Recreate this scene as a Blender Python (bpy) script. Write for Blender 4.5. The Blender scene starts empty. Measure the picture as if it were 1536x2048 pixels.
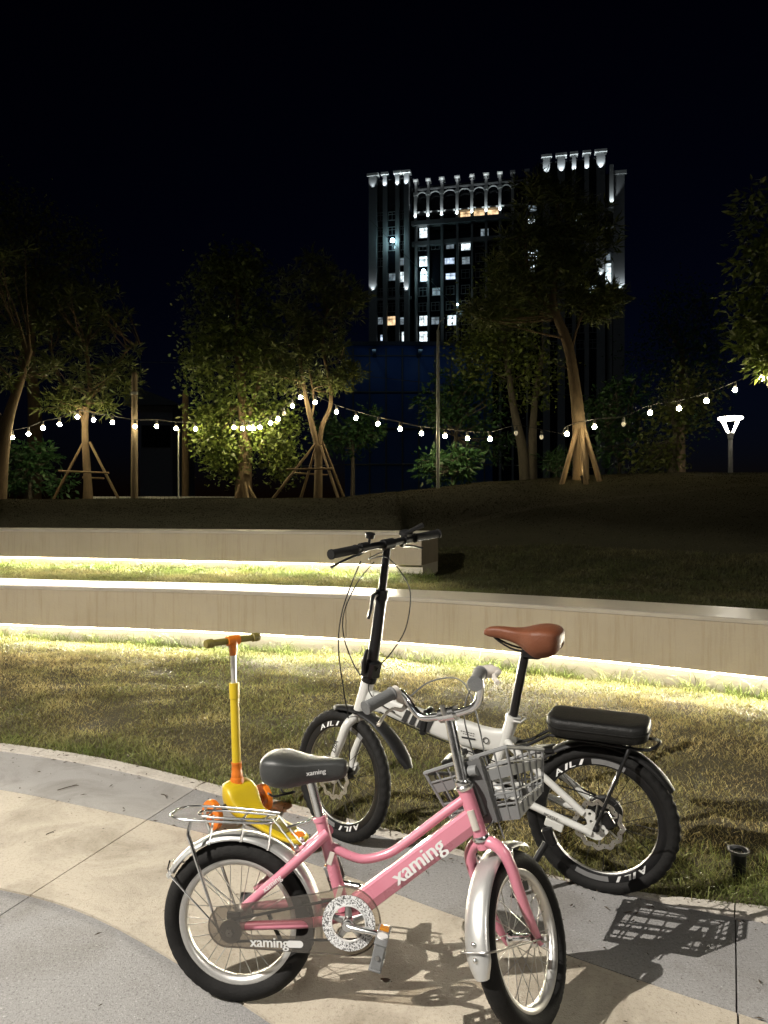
import bpy, math, random
import numpy as np
from mathutils import Matrix, Vector
R_ = math.radians
rng = random.Random(11); nrg = np.random.default_rng(5)
SC = bpy.context.scene; COL = SC.collection

# ------------------------------------------------------------------ camera, sky, light, exposure
FPX, HCAM = 1480.0, 1.28
cd = bpy.data.cameras.new('camera'); cam = bpy.data.objects.new('camera', cd); COL.objects.link(cam)
cam.location = (0, 0, HCAM); cam.rotation_euler = (R_(90), 0, 0)
cd.sensor_fit = 'HORIZONTAL'; cd.sensor_width = 36; cd.lens = 36*FPX/1536
cd.clip_start = .05; cd.clip_end = 3000
SC.camera = cam
W = bpy.data.worlds.new('World'); SC.world = W; W.use_nodes = True
wn = W.node_tree.nodes; wl = W.node_tree.links; wn.clear()
sky = wn.new('ShaderNodeTexSky'); sky.sky_type = 'NISHITA'; sky.sun_disc = False
sky.sun_elevation = R_(-4.5); sky.sun_rotation = R_(20); sky.air_density = 1.0; sky.dust_density = .4; sky.ozone_density = 4.0
bg = wn.new('ShaderNodeBackground'); bg.inputs['Strength'].default_value = .055
wo = wn.new('ShaderNodeOutputWorld'); wl.new(sky.outputs[0], bg.inputs[0]); wl.new(bg.outputs[0], wo.inputs[0])
ml = bpy.data.lights.new('fill_sun', 'SUN'); ml.energy = .04; ml.angle = R_(10); ml.color = (.8, .9, 1)  # no moon in view; weak sun added as fill for tower and crowns
mo = bpy.data.objects.new('fill_sun', ml); COL.objects.link(mo); mo.rotation_euler = (R_(55), 0, R_(-25))
SC.view_settings.view_transform = 'Standard'; SC.view_settings.look = 'None'
SC.view_settings.exposure = 0; SC.view_settings.gamma = 1; SC.view_settings.use_curve_mapping = False
cy = SC.cycles
cy.use_denoising = True; cy.denoiser = 'OPENIMAGEDENOISE'; cy.max_bounces = 7; cy.transparent_max_bounces = 16
cy.caustics_reflective = False; cy.caustics_refractive = False; cy.sample_clamp_indirect = 4
PATH_LAMP = (-5.15, -.75, 5.55); PATH_W = 4900; LED_E = 9.0; LED_W = 60.0; BULB_E = 215.0

def at(u, v, Y):   # a pixel of the photograph at the distance Y
    return Vector(((u-768)/FPX*Y, Y, HCAM-(v-1024)/FPX*Y))
def gnd(u, v, z=0):
    Y = FPX*(HCAM-z)/(v-1024); return ((u-768)/FPX*Y, Y)

# ------------------------------------------------------------------ materials
MAT = {}
def pm(name, col, rough=.5, metal=0, var=.12, scale=8, bump=0, bscale=60, coat=0, col2=None, spec=.5, stretch=None, detail=6):
    m = bpy.data.materials.new(name); m.use_nodes = True; MAT[name] = m
    n = m.node_tree.nodes; l = m.node_tree.links; b = n['Principled BSDF']
    b.inputs['Roughness'].default_value = rough; b.inputs['Metallic'].default_value = metal
    b.inputs['Coat Weight'].default_value = coat; b.inputs['Coat Roughness'].default_value = .08
    b.inputs['Specular IOR Level'].default_value = spec
    tc = n.new('ShaderNodeTexCoord'); src = tc.outputs['Object']
    if stretch:
        mp = n.new('ShaderNodeMapping'); mp.inputs['Scale'].default_value = stretch; l.new(src, mp.inputs[0]); src = mp.outputs[0]
    t = n.new('ShaderNodeTexNoise'); t.inputs['Scale'].default_value = scale; t.inputs['Detail'].default_value = detail; t.inputs['Roughness'].default_value = .65
    l.new(src, t.inputs['Vector'])
    r = n.new('ShaderNodeValToRGB'); r.color_ramp.elements[0].position = .3; r.color_ramp.elements[1].position = .7
    c2 = col2 or tuple(c*(1+var) for c in col); c1 = col if col2 else tuple(c*(1-var) for c in col)
    r.color_ramp.elements[0].color = (*c1, 1); r.color_ramp.elements[1].color = (*c2, 1)
    l.new(t.outputs['Fac'], r.inputs[0]); l.new(r.outputs[0], b.inputs['Base Color'])
    m['ramp'] = r.name
    if bump:
        t2 = n.new('ShaderNodeTexNoise'); t2.inputs['Scale'].default_value = bscale; t2.inputs['Detail'].default_value = 5; l.new(src, t2.inputs['Vector'])
        bp = n.new('ShaderNodeBump'); bp.inputs['Strength'].default_value = bump; bp.inputs['Distance'].default_value = .01
        l.new(t2.outputs['Fac'], bp.inputs['Height']); l.new(bp.outputs[0], b.inputs['Normal'])
    rr = n.new('ShaderNodeMapRange'); rr.inputs[3].default_value = max(0, rough-.08); rr.inputs[4].default_value = min(1, rough+.1)
    l.new(t.outputs['Fac'], rr.inputs[0]); l.new(rr.outputs[0], b.inputs['Roughness'])
    return m
def chips(name, col, amt=.5):
    m = MAT[name]; n = m.node_tree.nodes; l = m.node_tree.links; tc = n.new('ShaderNodeTexCoord')
    t = n.new('ShaderNodeTexNoise'); t.inputs['Scale'].default_value = 75; t.inputs['Detail'].default_value = 4; t.inputs['Roughness'].default_value = .75; l.new(tc.outputs['Object'], t.inputs[0])
    r = n.new('ShaderNodeValToRGB'); r.color_ramp.elements[0].position = .69; r.color_ramp.elements[0].color = (0, 0, 0, 1); r.color_ramp.elements[1].position = .72; r.color_ramp.elements[1].color = (amt, amt, amt, 1); l.new(t.outputs['Fac'], r.inputs[0])
    x = n.new('ShaderNodeMix'); x.data_type = 'RGBA'; l.new(r.outputs[0], x.inputs[0]); l.new(n[m['ramp']].outputs[0], x.inputs[6]); x.inputs[7].default_value = (*col, 1); l.new(x.outputs[2], n['Principled BSDF'].inputs['Base Color'])
def em(name, col, s):
    m = bpy.data.materials.new(name); m.use_nodes = True; MAT[name] = m
    b = m.node_tree.nodes['Principled BSDF']; b.inputs['Base Color'].default_value = (*col, 1)
    b.inputs['Emission Color'].default_value = (*col, 1); b.inputs['Emission Strength'].default_value = s
    return m
def room(name, col, s):   # lit room seen through a window: bright and dim patches, curtains
    m = em(name, col, s); n = m.node_tree.nodes; l = m.node_tree.links; b = n['Principled BSDF']
    tc = n.new('ShaderNodeTexCoord'); t = n.new('ShaderNodeTexNoise'); t.inputs['Scale'].default_value = 1.1; t.inputs['Detail'].default_value = 5; t.inputs['Roughness'].default_value = .75; l.new(tc.outputs['Object'], t.inputs[0])
    r = n.new('ShaderNodeMapRange'); r.inputs[1].default_value = .36; r.inputs[2].default_value = .62; r.inputs[3].default_value = .12*s; r.inputs[4].default_value = 1.5*s; l.new(t.outputs['Fac'], r.inputs[0]); l.new(r.outputs[0], b.inputs['Emission Strength'])
    return m
def speckle(name, base, dark, light, scale, amt, stain):   # exposed-aggregate concrete
    m = pm(name, base, .75, 0, .10, 1.6, .35, 240)
    n = m.node_tree.nodes; l = m.node_tree.links; b = n['Principled BSDF']; r = n[m['ramp']]
    tc = n.new('ShaderNodeTexCoord')
    v = n.new('ShaderNodeTexNoise'); v.inputs['Scale'].default_value = scale; v.inputs['Detail'].default_value = 3; v.inputs['Roughness'].default_value = .8; l.new(tc.outputs['Object'], v.inputs['Vector'])
    r2 = n.new('ShaderNodeValToRGB'); e = r2.color_ramp.elements
    e[0].position = .33; e[0].color = (*dark, 1); e[1].position = .47; e[1].color = (1, 1, 1, 1)
    x = e.new(.60); x.color = (1, 1, 1, 1); y = e.new(.70); y.color = (*light, 1)
    l.new(v.outputs['Fac'], r2.inputs[0])
    mx = n.new('ShaderNodeMix'); mx.data_type = 'RGBA'; mx.blend_type = 'MULTIPLY'; mx.inputs[0].default_value = amt
    l.new(r.outputs[0], mx.inputs[6]); l.new(r2.outputs[0], mx.inputs[7])
    s = n.new('ShaderNodeTexNoise'); s.inputs['Scale'].default_value = 3.2; s.inputs['Detail'].default_value = 9; s.inputs['Roughness'].default_value = .7; s.inputs['Distortion'].default_value = .8; l.new(tc.outputs['Object'], s.inputs['Vector'])
    r3 = n.new('ShaderNodeValToRGB'); r3.color_ramp.elements[0].position = .28; r3.color_ramp.elements[0].color = (stain, stain*.97, stain*.92, 1); r3.color_ramp.elements[1].position = .52; r3.color_ramp.elements[1].color = (1, 1, 1, 1)
    l.new(s.outputs['Fac'], r3.inputs[0])
    m2 = n.new('ShaderNodeMix'); m2.data_type = 'RGBA'; m2.blend_type = 'MULTIPLY'; m2.inputs[0].default_value = 1
    l.new(mx.outputs[2], m2.inputs[6]); l.new(r3.outputs[0], m2.inputs[7]); l.new(m2.outputs[2], b.inputs['Base Color'])
    return m
def attr_mat(name, rough=.6, trans=.25, spec=.3):   # blades and leaves: colour per blade
    m = bpy.data.materials.new(name); m.use_nodes = True; MAT[name] = m
    n = m.node_tree.nodes; l = m.node_tree.links; b = n['Principled BSDF']
    a = n.new('ShaderNodeVertexColor'); a.layer_name = 'Col'; l.new(a.outputs[0], b.inputs['Base Color'])
    b.inputs['Roughness'].default_value = rough; b.inputs['Specular IOR Level'].default_value = spec
    t = n.new('ShaderNodeBsdfTranslucent'); l.new(a.outputs[0], t.inputs[0])
    mx = n.new('ShaderNodeMixShader'); mx.inputs[0].default_value = trans
    l.new(b.outputs[0], mx.inputs[1]); l.new(t.outputs[0], mx.inputs[2]); l.new(mx.outputs[0], n['Material Output'].inputs[0])
    return m
def clear_plastic(name, tint, mixf):
    m = bpy.data.materials.new(name); m.use_nodes = True; MAT[name] = m
    n = m.node_tree.nodes; l = m.node_tree.links; b = n['Principled BSDF']
    b.inputs['Base Color'].default_value = (tint[0]*.35, tint[1]*.35, tint[2]*.35, 1); b.inputs['Roughness'].default_value = .18
    t = n.new('ShaderNodeBsdfTransparent'); t.inputs[0].default_value = (*tint, 1)
    mx = n.new('ShaderNodeMixShader'); mx.inputs[0].default_value = mixf
    l.new(t.outputs[0], mx.inputs[1]); l.new(b.outputs[0], mx.inputs[2]); l.new(mx.outputs[0], n['Material Output'].inputs[0])
    return m

speckle('cream_concrete', (.42, .37, .295), (.40, .37, .33), (1.1, 1.1, 1.1), 90, .45, .62)
speckle('grey_concrete', (.255, .248, .242), (.40, .40, .40), (1.9, 1.9, 1.9), 130, .8, .72)
speckle('edge_concrete', (.50, .46, .40), (.5, .47, .43), (1.15, 1.15, 1.15), 60, .6, .62)
speckle('grey_smooth', (.315, .302, .285), (.6, .6, .6), (1.3, 1.3, 1.3), 150, .45, .66)
pm('joint_dirt', (.055, .048, .038), .95)
pm('soil', (.045, .036, .018), .95, 0, .3, 9, .8, 40, col2=(.07, .06, .026))
pm('shaded_hill_soil', (.016, .015, .0075), .95, 0, .12, 2.5, spec=.05)  # lawn soil made darker, the slope's shade is in this colour
pm('far_ground', (.03, .032, .02), .95, 0, .3, .4)
m_ = pm('wall_concrete', (.24, .20, .138), .8, 0, .1, 1.1, .18, 70, col2=(.30, .255, .182))
n = m_.node_tree.nodes; l = m_.node_tree.links; tc = n.new('ShaderNodeTexCoord'); mp = n.new('ShaderNodeMapping'); mp.inputs['Scale'].default_value = (14, 14, .9); l.new(tc.outputs['Object'], mp.inputs[0])
t_ = n.new('ShaderNodeTexNoise'); t_.inputs['Scale'].default_value = 1.6; t_.inputs['Detail'].default_value = 8; t_.inputs['Roughness'].default_value = .7; l.new(mp.outputs[0], t_.inputs[0])
r_ = n.new('ShaderNodeValToRGB'); r_.color_ramp.elements[0].position = .30; r_.color_ramp.elements[0].color = (.72, .66, .58, 1); r_.color_ramp.elements[1].position = .50; r_.color_ramp.elements[1].color = (1, 1, 1, 1); l.new(t_.outputs['Fac'], r_.inputs[0])
x_ = n.new('ShaderNodeMix'); x_.data_type = 'RGBA'; x_.blend_type = 'MULTIPLY'; x_.inputs[0].default_value = .55; l.new(n[m_['ramp']].outputs[0], x_.inputs[6]); l.new(r_.outputs[0], x_.inputs[7]); l.new(x_.outputs[2], n['Principled BSDF'].inputs['Base Color'])
pm('polished_top', (.30, .27, .215), .33, 0, .12, 4, .02, 90, spec=.4)
pm('plinth_concrete', (.46, .42, .33), .85, 0, .15, 5, .3, 60)
em('led', (1, .93, .74), LED_E); em('bulb', (1, .84, .50), BULB_E); em('lamp_lens', (1, .93, .78), 22)
room('window_white', (.84, .96, 1), 1.7); room('window_warm', (1, .70, .40), 1.2); room('window_cool', (.66, .80, 1), 1.2); room('window_dim', (.7, .85, .95), .25)
em('flare_glow', (.55, .9, 1), 30)  # glow that stands in for lens flares
pm('pink_paint', (.555, .20, .262), .28, 0, .05, 5, coat=.6)
pm('white_paint', (.47, .47, .445), .3, 0, .05, 6, coat=.5)
pm('black_metal', (.007, .007, .0075), .38, 0, .2, 20, coat=.2, spec=.22)
pm('black_plastic', (.008, .008, .008), .5, 0, .2, 20, spec=.22)
pm('black_leather', (.007, .007, .0065), .45, 0, .2, 14, .25, 220, spec=.22)
pm('rubber', (.008, .0078, .0075), .75, 0, .25, 25, .2, 200, spec=.22)
pm('rubber_old', (.011, .0105, .01), .8, 0, .4, 12, .2, 200, spec=.22)
pm('chrome', (.80, .80, .79), .2, 1, .06, 12)
pm('steel', (.46, .45, .43), .34, 1, .12, 30)
pm('alloy', (.66, .65, .62), .38, .85, .06, 20)
pm('fender_silver', (.62, .62, .60), .34, .75, .05, 10)
pm('grey_saddle', (.036, .0375, .0365), .42, 0, .1, 12, .12, 300)
pm('grey_plastic', (.165, .168, .168), .45, 0, .06, 10)
pm('dark_grey_plastic', (.105, .105, .105), .45, 0, .08, 10)
pm('grey_grip', (.12, .122, .122), .6, 0, .08, 10, .2, 200)
pm('pearl_plastic', (.52, .48, .43), .35, 0, .05, 10)
pm('brown_leather', (.135, .042, .017), .56, 0, .14, 9, .2, 160)
pm('yellow_plastic', (.47, .34, .012), .36, 0, .05, 8)
pm('olive_grip', (.13, .105, .016), .6, 0, .1, 30, .2, 160)
pm('orange_plastic', (.52, .135, .010), .38, 0, .06, 8)
pm('orange_lens', (.58, .15, .015), .18, 0, .25, 60)
pm('amber_reflector', (.42, .17, .02), .2, 0, .2, 90)
pm('white_print', (.62, .62, .61), .45, 0, .02)
pm('white_haze_print', (.74, .68, .68), .45, 0, .02)
pm('black_print', (.02, .02, .02), .5, 0, .02)
pm('grey_print', (.14, .14, .14), .4, 0, .05)
pm('ring_print', (.62, .62, .62), .45, 0, .9, 330, col2=(.72, .72, .72))
rr_ = MAT['ring_print'].node_tree.nodes[MAT['ring_print']['ramp']].color_ramp
rr_.elements[0].position = .46; rr_.elements[0].color = (.06, .06, .06, 1); rr_.elements[1].position = .50
pm('tower_wall', (.30, .31, .31), .85, 0, .12, .3)
pm('tower_pier', (.62, .64, .62), .8, 0, .08, .6)
pm('dark_glass', (.006, .008, .012), .15, 0, .2, 1)
pm('blue_cladding', (.015, .09, .30), .5, 0, .2, .4)
pm('house_wall', (.10, .11, .14), .8); pm('house_roof', (.06, .075, .10), .8)
pm('bark', (.10, .068, .036), .9, 0, .3, 14, .9, 36, stretch=(2, 2, .5))
pm('bark_grey', (.08, .07, .055), .9, 0, .3, 14, .9, 36, stretch=(2, 2, .5))
pm('stake_wood', (.12, .08, .042), .85, 0, .25, 12, .5, 30, stretch=(3, 3, .4))
pm('wood_pole', (.10, .075, .045), .85, 0, .25, 8, .4, 30, stretch=(4, 4, .3))
pm('galvanised', (.30, .31, .30), .5, .3, .1, 6); pm('lamp_post_paint', (.34, .33, .31), .5, 0, .1, 6)
pm('fence_white', (.45, .45, .42), .6); pm('cable_black', (.01, .01, .01), .6); pm('cable_line', (.10, .12, .12), .6)
pm('wrap_red', (.10, .04, .035), .9, 0, .4, 9); pm('dry_leaf', (.055, .028, .014), .7, 0, .3, 40); pm('twig', (.06, .045, .03), .9)
pm('socket', (.02, .02, .018), .6); em('bulb_off', (.5, .45, .33), .5)
clear_plastic('smoke_plastic', (.64, .61, .57), .21); clear_plastic('clear_plastic', (.86, .83, .78), .12)
chips('pink_paint', (.22, .12, .12)); chips('white_paint', (.22, .2, .17)); chips('yellow_plastic', (.16, .12, .03)); chips('fender_silver', (.25, .24, .22)); chips('grey_plastic', (.09, .09, .09), .4)
attr_mat('blade', .6, .3, .25); attr_mat('leaf', .45, .25, .4)

# ------------------------------------------------------------------ mesh helpers
def V(*a): return Vector(a)
class MB:
    def __init__(s, M=None): s.v = []; s.f = []; s.M = M
    def add(s, vs, fs):
        o = len(s.v)
        s.v += [tuple(s.M @ Vector(p)) if s.M else tuple(p) for p in vs]
        s.f += [tuple(i+o for i in q) for q in fs]; return s
    def box(s, c, d, A=None, bev=0):
        hx, hy, hz = d[0]/2, d[1]/2, d[2]/2
        if bev <= 0:
            P = [(x, y, z) for x in (-hx, hx) for y in (-hy, hy) for z in (-hz, hz)]
            F = [(0, 1, 3, 2), (4, 6, 7, 5), (0, 4, 5, 1), (2, 3, 7, 6), (0, 2, 6, 4), (1, 5, 7, 3)]
        else:
            b = bev; ring = lambda z, e: [(-hx+e+b, -hy+e, z), (hx-e-b, -hy+e, z), (hx-e, -hy+e+b, z), (hx-e, hy-e-b, z), (hx-e-b, hy-e, z), (-hx+e+b, hy-e, z), (-hx+e, hy-e-b, z), (-hx+e, -hy+e+b, z)]
            P = ring(-hz, b)+ring(-hz+b, 0)+ring(hz-b, 0)+ring(hz, b); F = []
            for k in range(3):
                for i in range(8): F.append((k*8+i, k*8+(i+1) % 8, k*8+8+(i+1) % 8, k*8+8+i))
            F += [tuple(range(7, -1, -1)), tuple(range(24, 32))]
        c = Vector(c)
        P = [c+(A @ Vector(p) if A else Vector(p)) for p in P]
        return s.add(P, F)
    def rings(s, rs, cap=True, closed=False):
        n = len(rs[0]); vs = [p for r in rs for p in r]; fs = []
        m = len(rs)
        for k in range(m if closed else m-1):
            a, b = k*n, ((k+1) % m)*n
            for i in range(n): j = (i+1) % n; fs.append((a+i, a+j, b+j, b+i))
        if cap and not closed: fs += [tuple(range(n-1, -1, -1)), tuple(range((m-1)*n, m*n))]
        return s.add(vs, fs)
    def tube(s, pts, r, n=8, closed=False, flat=1, up=None):
        pts = [Vector(p) for p in pts]; m = len(pts)
        rad = list(r) if hasattr(r, '__len__') else [r]*m
        if len(rad) != m: rad = list(np.interp(np.linspace(0, 1, m), np.linspace(0, 1, len(rad)), rad))
        T = []
        for i in range(m):
            a = pts[(i-1) % m if closed else max(i-1, 0)]; b = pts[(i+1) % m if closed else min(i+1, m-1)]
            d = b-a; T.append(d.normalized() if d.length > 1e-9 else Vector((0, 0, 1)))
        ref = Vector(up) if up else (Vector((0, 0, 1)) if abs(T[0].z) < .9 else Vector((0, 1, 0)))
        nrm = (ref-T[0]*ref.dot(T[0])).normalized(); rs = []
        for i in range(m):
            nrm = (nrm-T[i]*nrm.dot(T[i])).normalized(); bi = T[i].cross(nrm)
            rs.append([pts[i]+(nrm*math.cos(2*math.pi*k/n)*rad[i]*flat+bi*math.sin(2*math.pi*k/n)*rad[i]) for k in range(n)])
        return s.rings(rs, True, closed)
    def lathe(s, prof, n=24, axis='z', c=(0, 0, 0), a0=0, a1=None):   # prof: (radius, height)
        full = a1 is None; a1 = a0+2*math.pi if full else a1; m = n if full else n+1; rs = []
        for k in range(m):
            t = a0+(a1-a0)*k/n; ct, st = math.cos(t), math.sin(t)
            if axis == 'z': rs.append([(c[0]+r*ct, c[1]+r*st, c[2]+h) for r, h in prof])
            else: rs.append([(c[0]+r*ct, c[1]+h, c[2]+r*st) for r, h in prof])
        return s.rings(rs, not full, full)
    def sphere(s, c, r, n=10, m=6, sz=1):
        prof = [(max(1e-4, r*math.sin(math.pi*i/m)), -r*sz*math.cos(math.pi*i/m)) for i in range(m+1)]
        rs = []
        for rr, h in prof: rs.append([(c[0]+rr*math.cos(2*math.pi*k/n), c[1]+rr*math.sin(2*math.pi*k/n), c[2]+h) for k in range(n)])
        return s.rings(rs)
    def mesh(s, name, mat, smooth=True, ang=40):
        me = bpy.data.meshes.new(name); me.from_pydata(s.v, [], s.f); me.update()
        import bmesh
        bm = bmesh.new(); bm.from_mesh(me); bmesh.ops.recalc_face_normals(bm, faces=bm.faces); bm.to_mesh(me); bm.free()
        if mat: me.materials.append(MAT[mat])
        if smooth:
            me.polygons.foreach_set('use_smooth', [True]*len(me.polygons))
            try: me.set_sharp_from_angle(angle=R_(ang))
            except Exception: pass
        return me
    def build(s, name, mat, parent=None, smooth=True, ang=40):
        return link(name, s.mesh(name, mat, smooth, ang), parent)
def link(name, data, parent=None):
    o = bpy.data.objects.new(name, data); COL.objects.link(o)
    if parent: o.parent = parent
    return o
def tag(o, label=None, cat=None, group=None, kind=None):
    if label: o['label'] = label
    if cat: o['category'] = cat
    if group: o['group'] = group
    if kind: o['kind'] = kind
    return o
def thing(name, label, cat, M=None, group=None):
    o = link(name, None); o.empty_display_size = .1; tag(o, label, cat, group)
    if M is not None: o.matrix_world = M if isinstance(M, Matrix) else Matrix.Translation(M)
    return o
def catmull(pts, n=8, closed=False):
    P = [Vector(p) for p in pts]; m = len(P); out = []
    for i in range(m if closed else m-1):
        p0 = P[(i-1) % m] if (closed or i > 0) else P[0]*2-P[1]; p1 = P[i]; p2 = P[(i+1) % m]
        p3 = P[(i+2) % m] if (closed or i+2 < m) else P[-1]*2-P[-2]
        for k in range(n):
            t = k/n; out.append(.5*((2*p1)+(p2-p0)*t+(2*p0-5*p1+4*p2-p3)*t*t+(3*p1-p0-3*p2+p3)*t**3))
    if not closed: out.append(P[-1])
    return out
def text_geo(body, extr=.0):
    c = bpy.data.curves.new('t', 'FONT'); c.body = body; c.size = 1; c.extrude = extr; c.resolution_u = 3
    o = bpy.data.objects.new('t', c); COL.objects.link(o); bpy.context.view_layer.update()
    me = bpy.data.meshes.new_from_object(o.evaluated_get(bpy.context.evaluated_depsgraph_get()))
    vs = np.array([v.co[:] for v in me.vertices]); fs = [tuple(p.vertices) for p in me.polygons]
    bpy.data.objects.remove(o); bpy.data.curves.remove(c); bpy.data.meshes.remove(me)
    vs[:, :2] -= (vs[:, :2].min(0)+vs[:, :2].max(0))/2
    return vs, fs
TXT = {}
def text(mb, body, c, xd, yd, width, fat=0, shear=0, height=None):   # flat lettering in the plane of xd, yd
    if body not in TXT: TXT[body] = text_geo(body)
    vs, fs = TXT[body]; k = width/(vs[:, 0].max()-vs[:, 0].min()); ky = height/(vs[:, 1].max()-vs[:, 1].min()) if height else k
    c, xd, yd = Vector(c), Vector(xd).normalized(), Vector(yd).normalized(); nd = xd.cross(yd)
    offs = [0] if not fat else [-fat, 0, fat]
    for j, o in enumerate(offs):
        mb.add([c+xd*((p[0]+shear*p[1])*k+o)+yd*p[1]*ky+nd*(.00012*j) for p in vs], fs)
def poly_curve(outline, holes, thick, M, name, mat, parent):   # flat plate with holes, in the local xz plane, thickness along y
    c = bpy.data.curves.new('p', 'CURVE'); c.dimensions = '2D'; c.fill_mode = 'BOTH'; c.extrude = thick/2
    for pl in [outline]+holes:
        sp = c.splines.new('POLY'); sp.points.add(len(pl)-1)
        for i, (x, z) in enumerate(pl): sp.points[i].co = (x, z, 0, 1)
        sp.use_cyclic_u = True
    o = bpy.data.objects.new('p', c); COL.objects.link(o); bpy.context.view_layer.update()
    me = bpy.data.meshes.new_from_object(o.evaluated_get(bpy.context.evaluated_depsgraph_get())); bpy.data.objects.remove(o)
    mb = MB(M); mb.add([(v.co.x, v.co.z, v.co.y) for v in me.vertices], [tuple(p.vertices) for p in me.polygons]); bpy.data.meshes.remove(me)
    return mb.build(name, mat, parent, False)
def arc(cx_, cz, r, a0, a1, n=16): return [(cx_+r*math.cos(R_(a0+(a1-a0)*i/n)), cz+r*math.sin(R_(a0+(a1-a0)*i/n))) for i in range(n+1)]
def point_light(name, loc, W_, col, r, parent):
    l = bpy.data.lights.new(name, 'POINT'); l.energy = W_; l.color = col; l.shadow_soft_size = r
    o = bpy.data.objects.new(name, l); COL.objects.link(o); o.location = loc
    if parent: o.parent = parent
    return o
def vnoise(x, y, s, seed=0):   # smooth value noise on arrays
    x = np.asarray(x)*s+seed*17.3; y = np.asarray(y)*s+seed*9.1; xi = np.floor(x).astype(int); yi = np.floor(y).astype(int); fx = x-xi; fy = y-yi
    h = lambda a, b: (np.sin(a*127.1+b*311.7+seed*74.7)*43758.5453) % 1.0
    fx = fx*fx*(3-2*fx); fy = fy*fy*(3-2*fy)
    return (h(xi, yi)*(1-fx)+h(xi+1, yi)*fx)*(1-fy)+(h(xi, yi+1)*(1-fx)+h(xi+1, yi+1)*fx)*fy

# ------------------------------------------------------------------ pavement
def curve_fn(px, left, right):
    P = sorted([left, *[gnd(u, v) for u, v in px], right]); X = np.array([p[0] for p in P]); Y = np.array([p[1] for p in P])
    xs = np.linspace(X[0], X[-1], 500); ys = np.interp(xs, X, Y); k = np.ones(21)/21
    yp = np.pad(ys, 10, mode='edge'); yp[:10] = ys[0]-(ys[1]-ys[0])*np.arange(10, 0, -1); yp[-10:] = ys[-1]+(ys[-1]-ys[-2])*np.arange(1, 11)
    ys = np.convolve(yp, k, 'valid'); return lambda x: np.interp(x, xs, ys)
C0 = curve_fn([(0, 1487), (100, 1500), (200, 1515), (300, 1537), (400, 1563), (540, 1598), (700, 1640), (870, 1684), (1000, 1728), (1150, 1772), (1300, 1792), (1450, 1805), (1536, 1812)], (-9, 6.3), (6, .9))
C1 = curve_fn([(0, 1501), (165, 1526), (240, 1541), (390, 1578), (540, 1615), (860, 1697), (1080, 1750), (1317, 1804), (1475, 1838), (1536, 1849)], (-9, 6.05), (6, .7))
C2 = curve_fn([(0, 1576), (140, 1607), (300, 1640), (400, 1663), (610, 1717), (780, 1785), (915, 1832), (1040, 1880), (1215, 1935), (1320, 1975), (1475, 2030), (1536, 2050)], (-9, 5.2), (6, -.9))
C3 = curve_fn([(0, 1774), (62, 1790), (150, 1815), (205, 1835), (255, 1862), (300, 1893), (356, 1928), (480, 2000), (540, 2042)], (-9, 4.1), (1.6, .2))
C4 = lambda x: np.full_like(np.asarray(x, float), -9.0) if hasattr(x, '__len__') else -9.0
pave = tag(MB().box((0, -1.2, -.075), (26, 15.6, .13)).build('pavement', 'joint_dirt', None, False), kind='structure')
JA = (gnd(390, 1578), gnd(62, 1790)); JB = (gnd(1470, 1840), gnd(1475, 2048))
def jl(j):
    (x0, y0), (x1, y1) = j; k = (x1-x0)/(y1-y0); return lambda y: x0+k*(y-y0)
fA, fB = jl(JA), jl(JB)
joints = [lambda y: fA(y)-4.4-.25*(y-3), lambda y: fA(y)-2.15-.1*(y-3), fA, fB, lambda y: fB(y)+2.1-.1*(y-2), lambda y: fB(y)+4.2-.2*(y-2)]
def cross(fc, fj):
    y = 2.5
    for _ in range(60): y = .5*y+.5*float(fc(fj(y)))
    return fj(y), y
def slab(fu, fl, j0, j1, name, mat, z, gap=.0035, slant=True):
    (xa, _), (xb, _) = cross(fu, j0), cross(fu, j1)
    if fl is C4: (xc, xd_) = (j0(-9.0), j1(-9.0))
    else: (xc, _), (xd_, _) = cross(fl, j0), cross(fl, j1)
    g2 = .0019; n = 40; up = np.linspace(xa+g2, xb-g2, n); lo = np.linspace(xc+g2, xd_-g2, n)
    U = np.stack([up, fu(up)-gap], 1); L_ = np.stack([lo, fl(lo)+gap], 1)
    vs = []; fs = []
    for zz in (z, z-.03): vs += [(p[0], p[1], zz) for p in U]+[(p[0], p[1], zz) for p in L_]
    for i in range(n-1):
        fs.append((i, i+1, n+i+1, n+i)); fs.append((i, 2*n+i, 2*n+i+1, i+1)); fs.append((n+i, n+i+1, 3*n+i+1, 3*n+i))
    fs += [(0, n, 3*n, 2*n), (n-1, 3*n-1, 4*n-1, 2*n-1)]
    return MB().add(vs, fs).build(name, mat, pave, False)
bands = [(C0, C1, 'edge_strip', 'edge_concrete', .006), (C1, C2, 'grey_slab', 'grey_smooth', .0), (C2, C3, 'cream_slab', 'cream_concrete', .001)]
for fu, fl, nm, mt, z in bands:
    for i in range(len(joints)-1):
        if nm == 'edge_strip':   # shorter pieces
            a, b = joints[i], joints[i+1]; mid = (lambda a, b: lambda y: .5*(a(y)+b(y)))(a, b)
            slab(fu, fl, a, mid, nm, mt, z); slab(fu, fl, mid, b, nm, mt, z)
        else:
            m2 = 'grey_concrete' if (nm == 'grey_slab' and i >= 2) else mt
            slab(fu, fl, joints[i], joints[i+1], nm, m2, z)
slab(C3, C4, joints[0], fA, 'grey_slab', 'grey_concrete', -.001); slab(C3, C4, fA, joints[4], 'grey_slab', 'grey_concrete', -.001)

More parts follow.
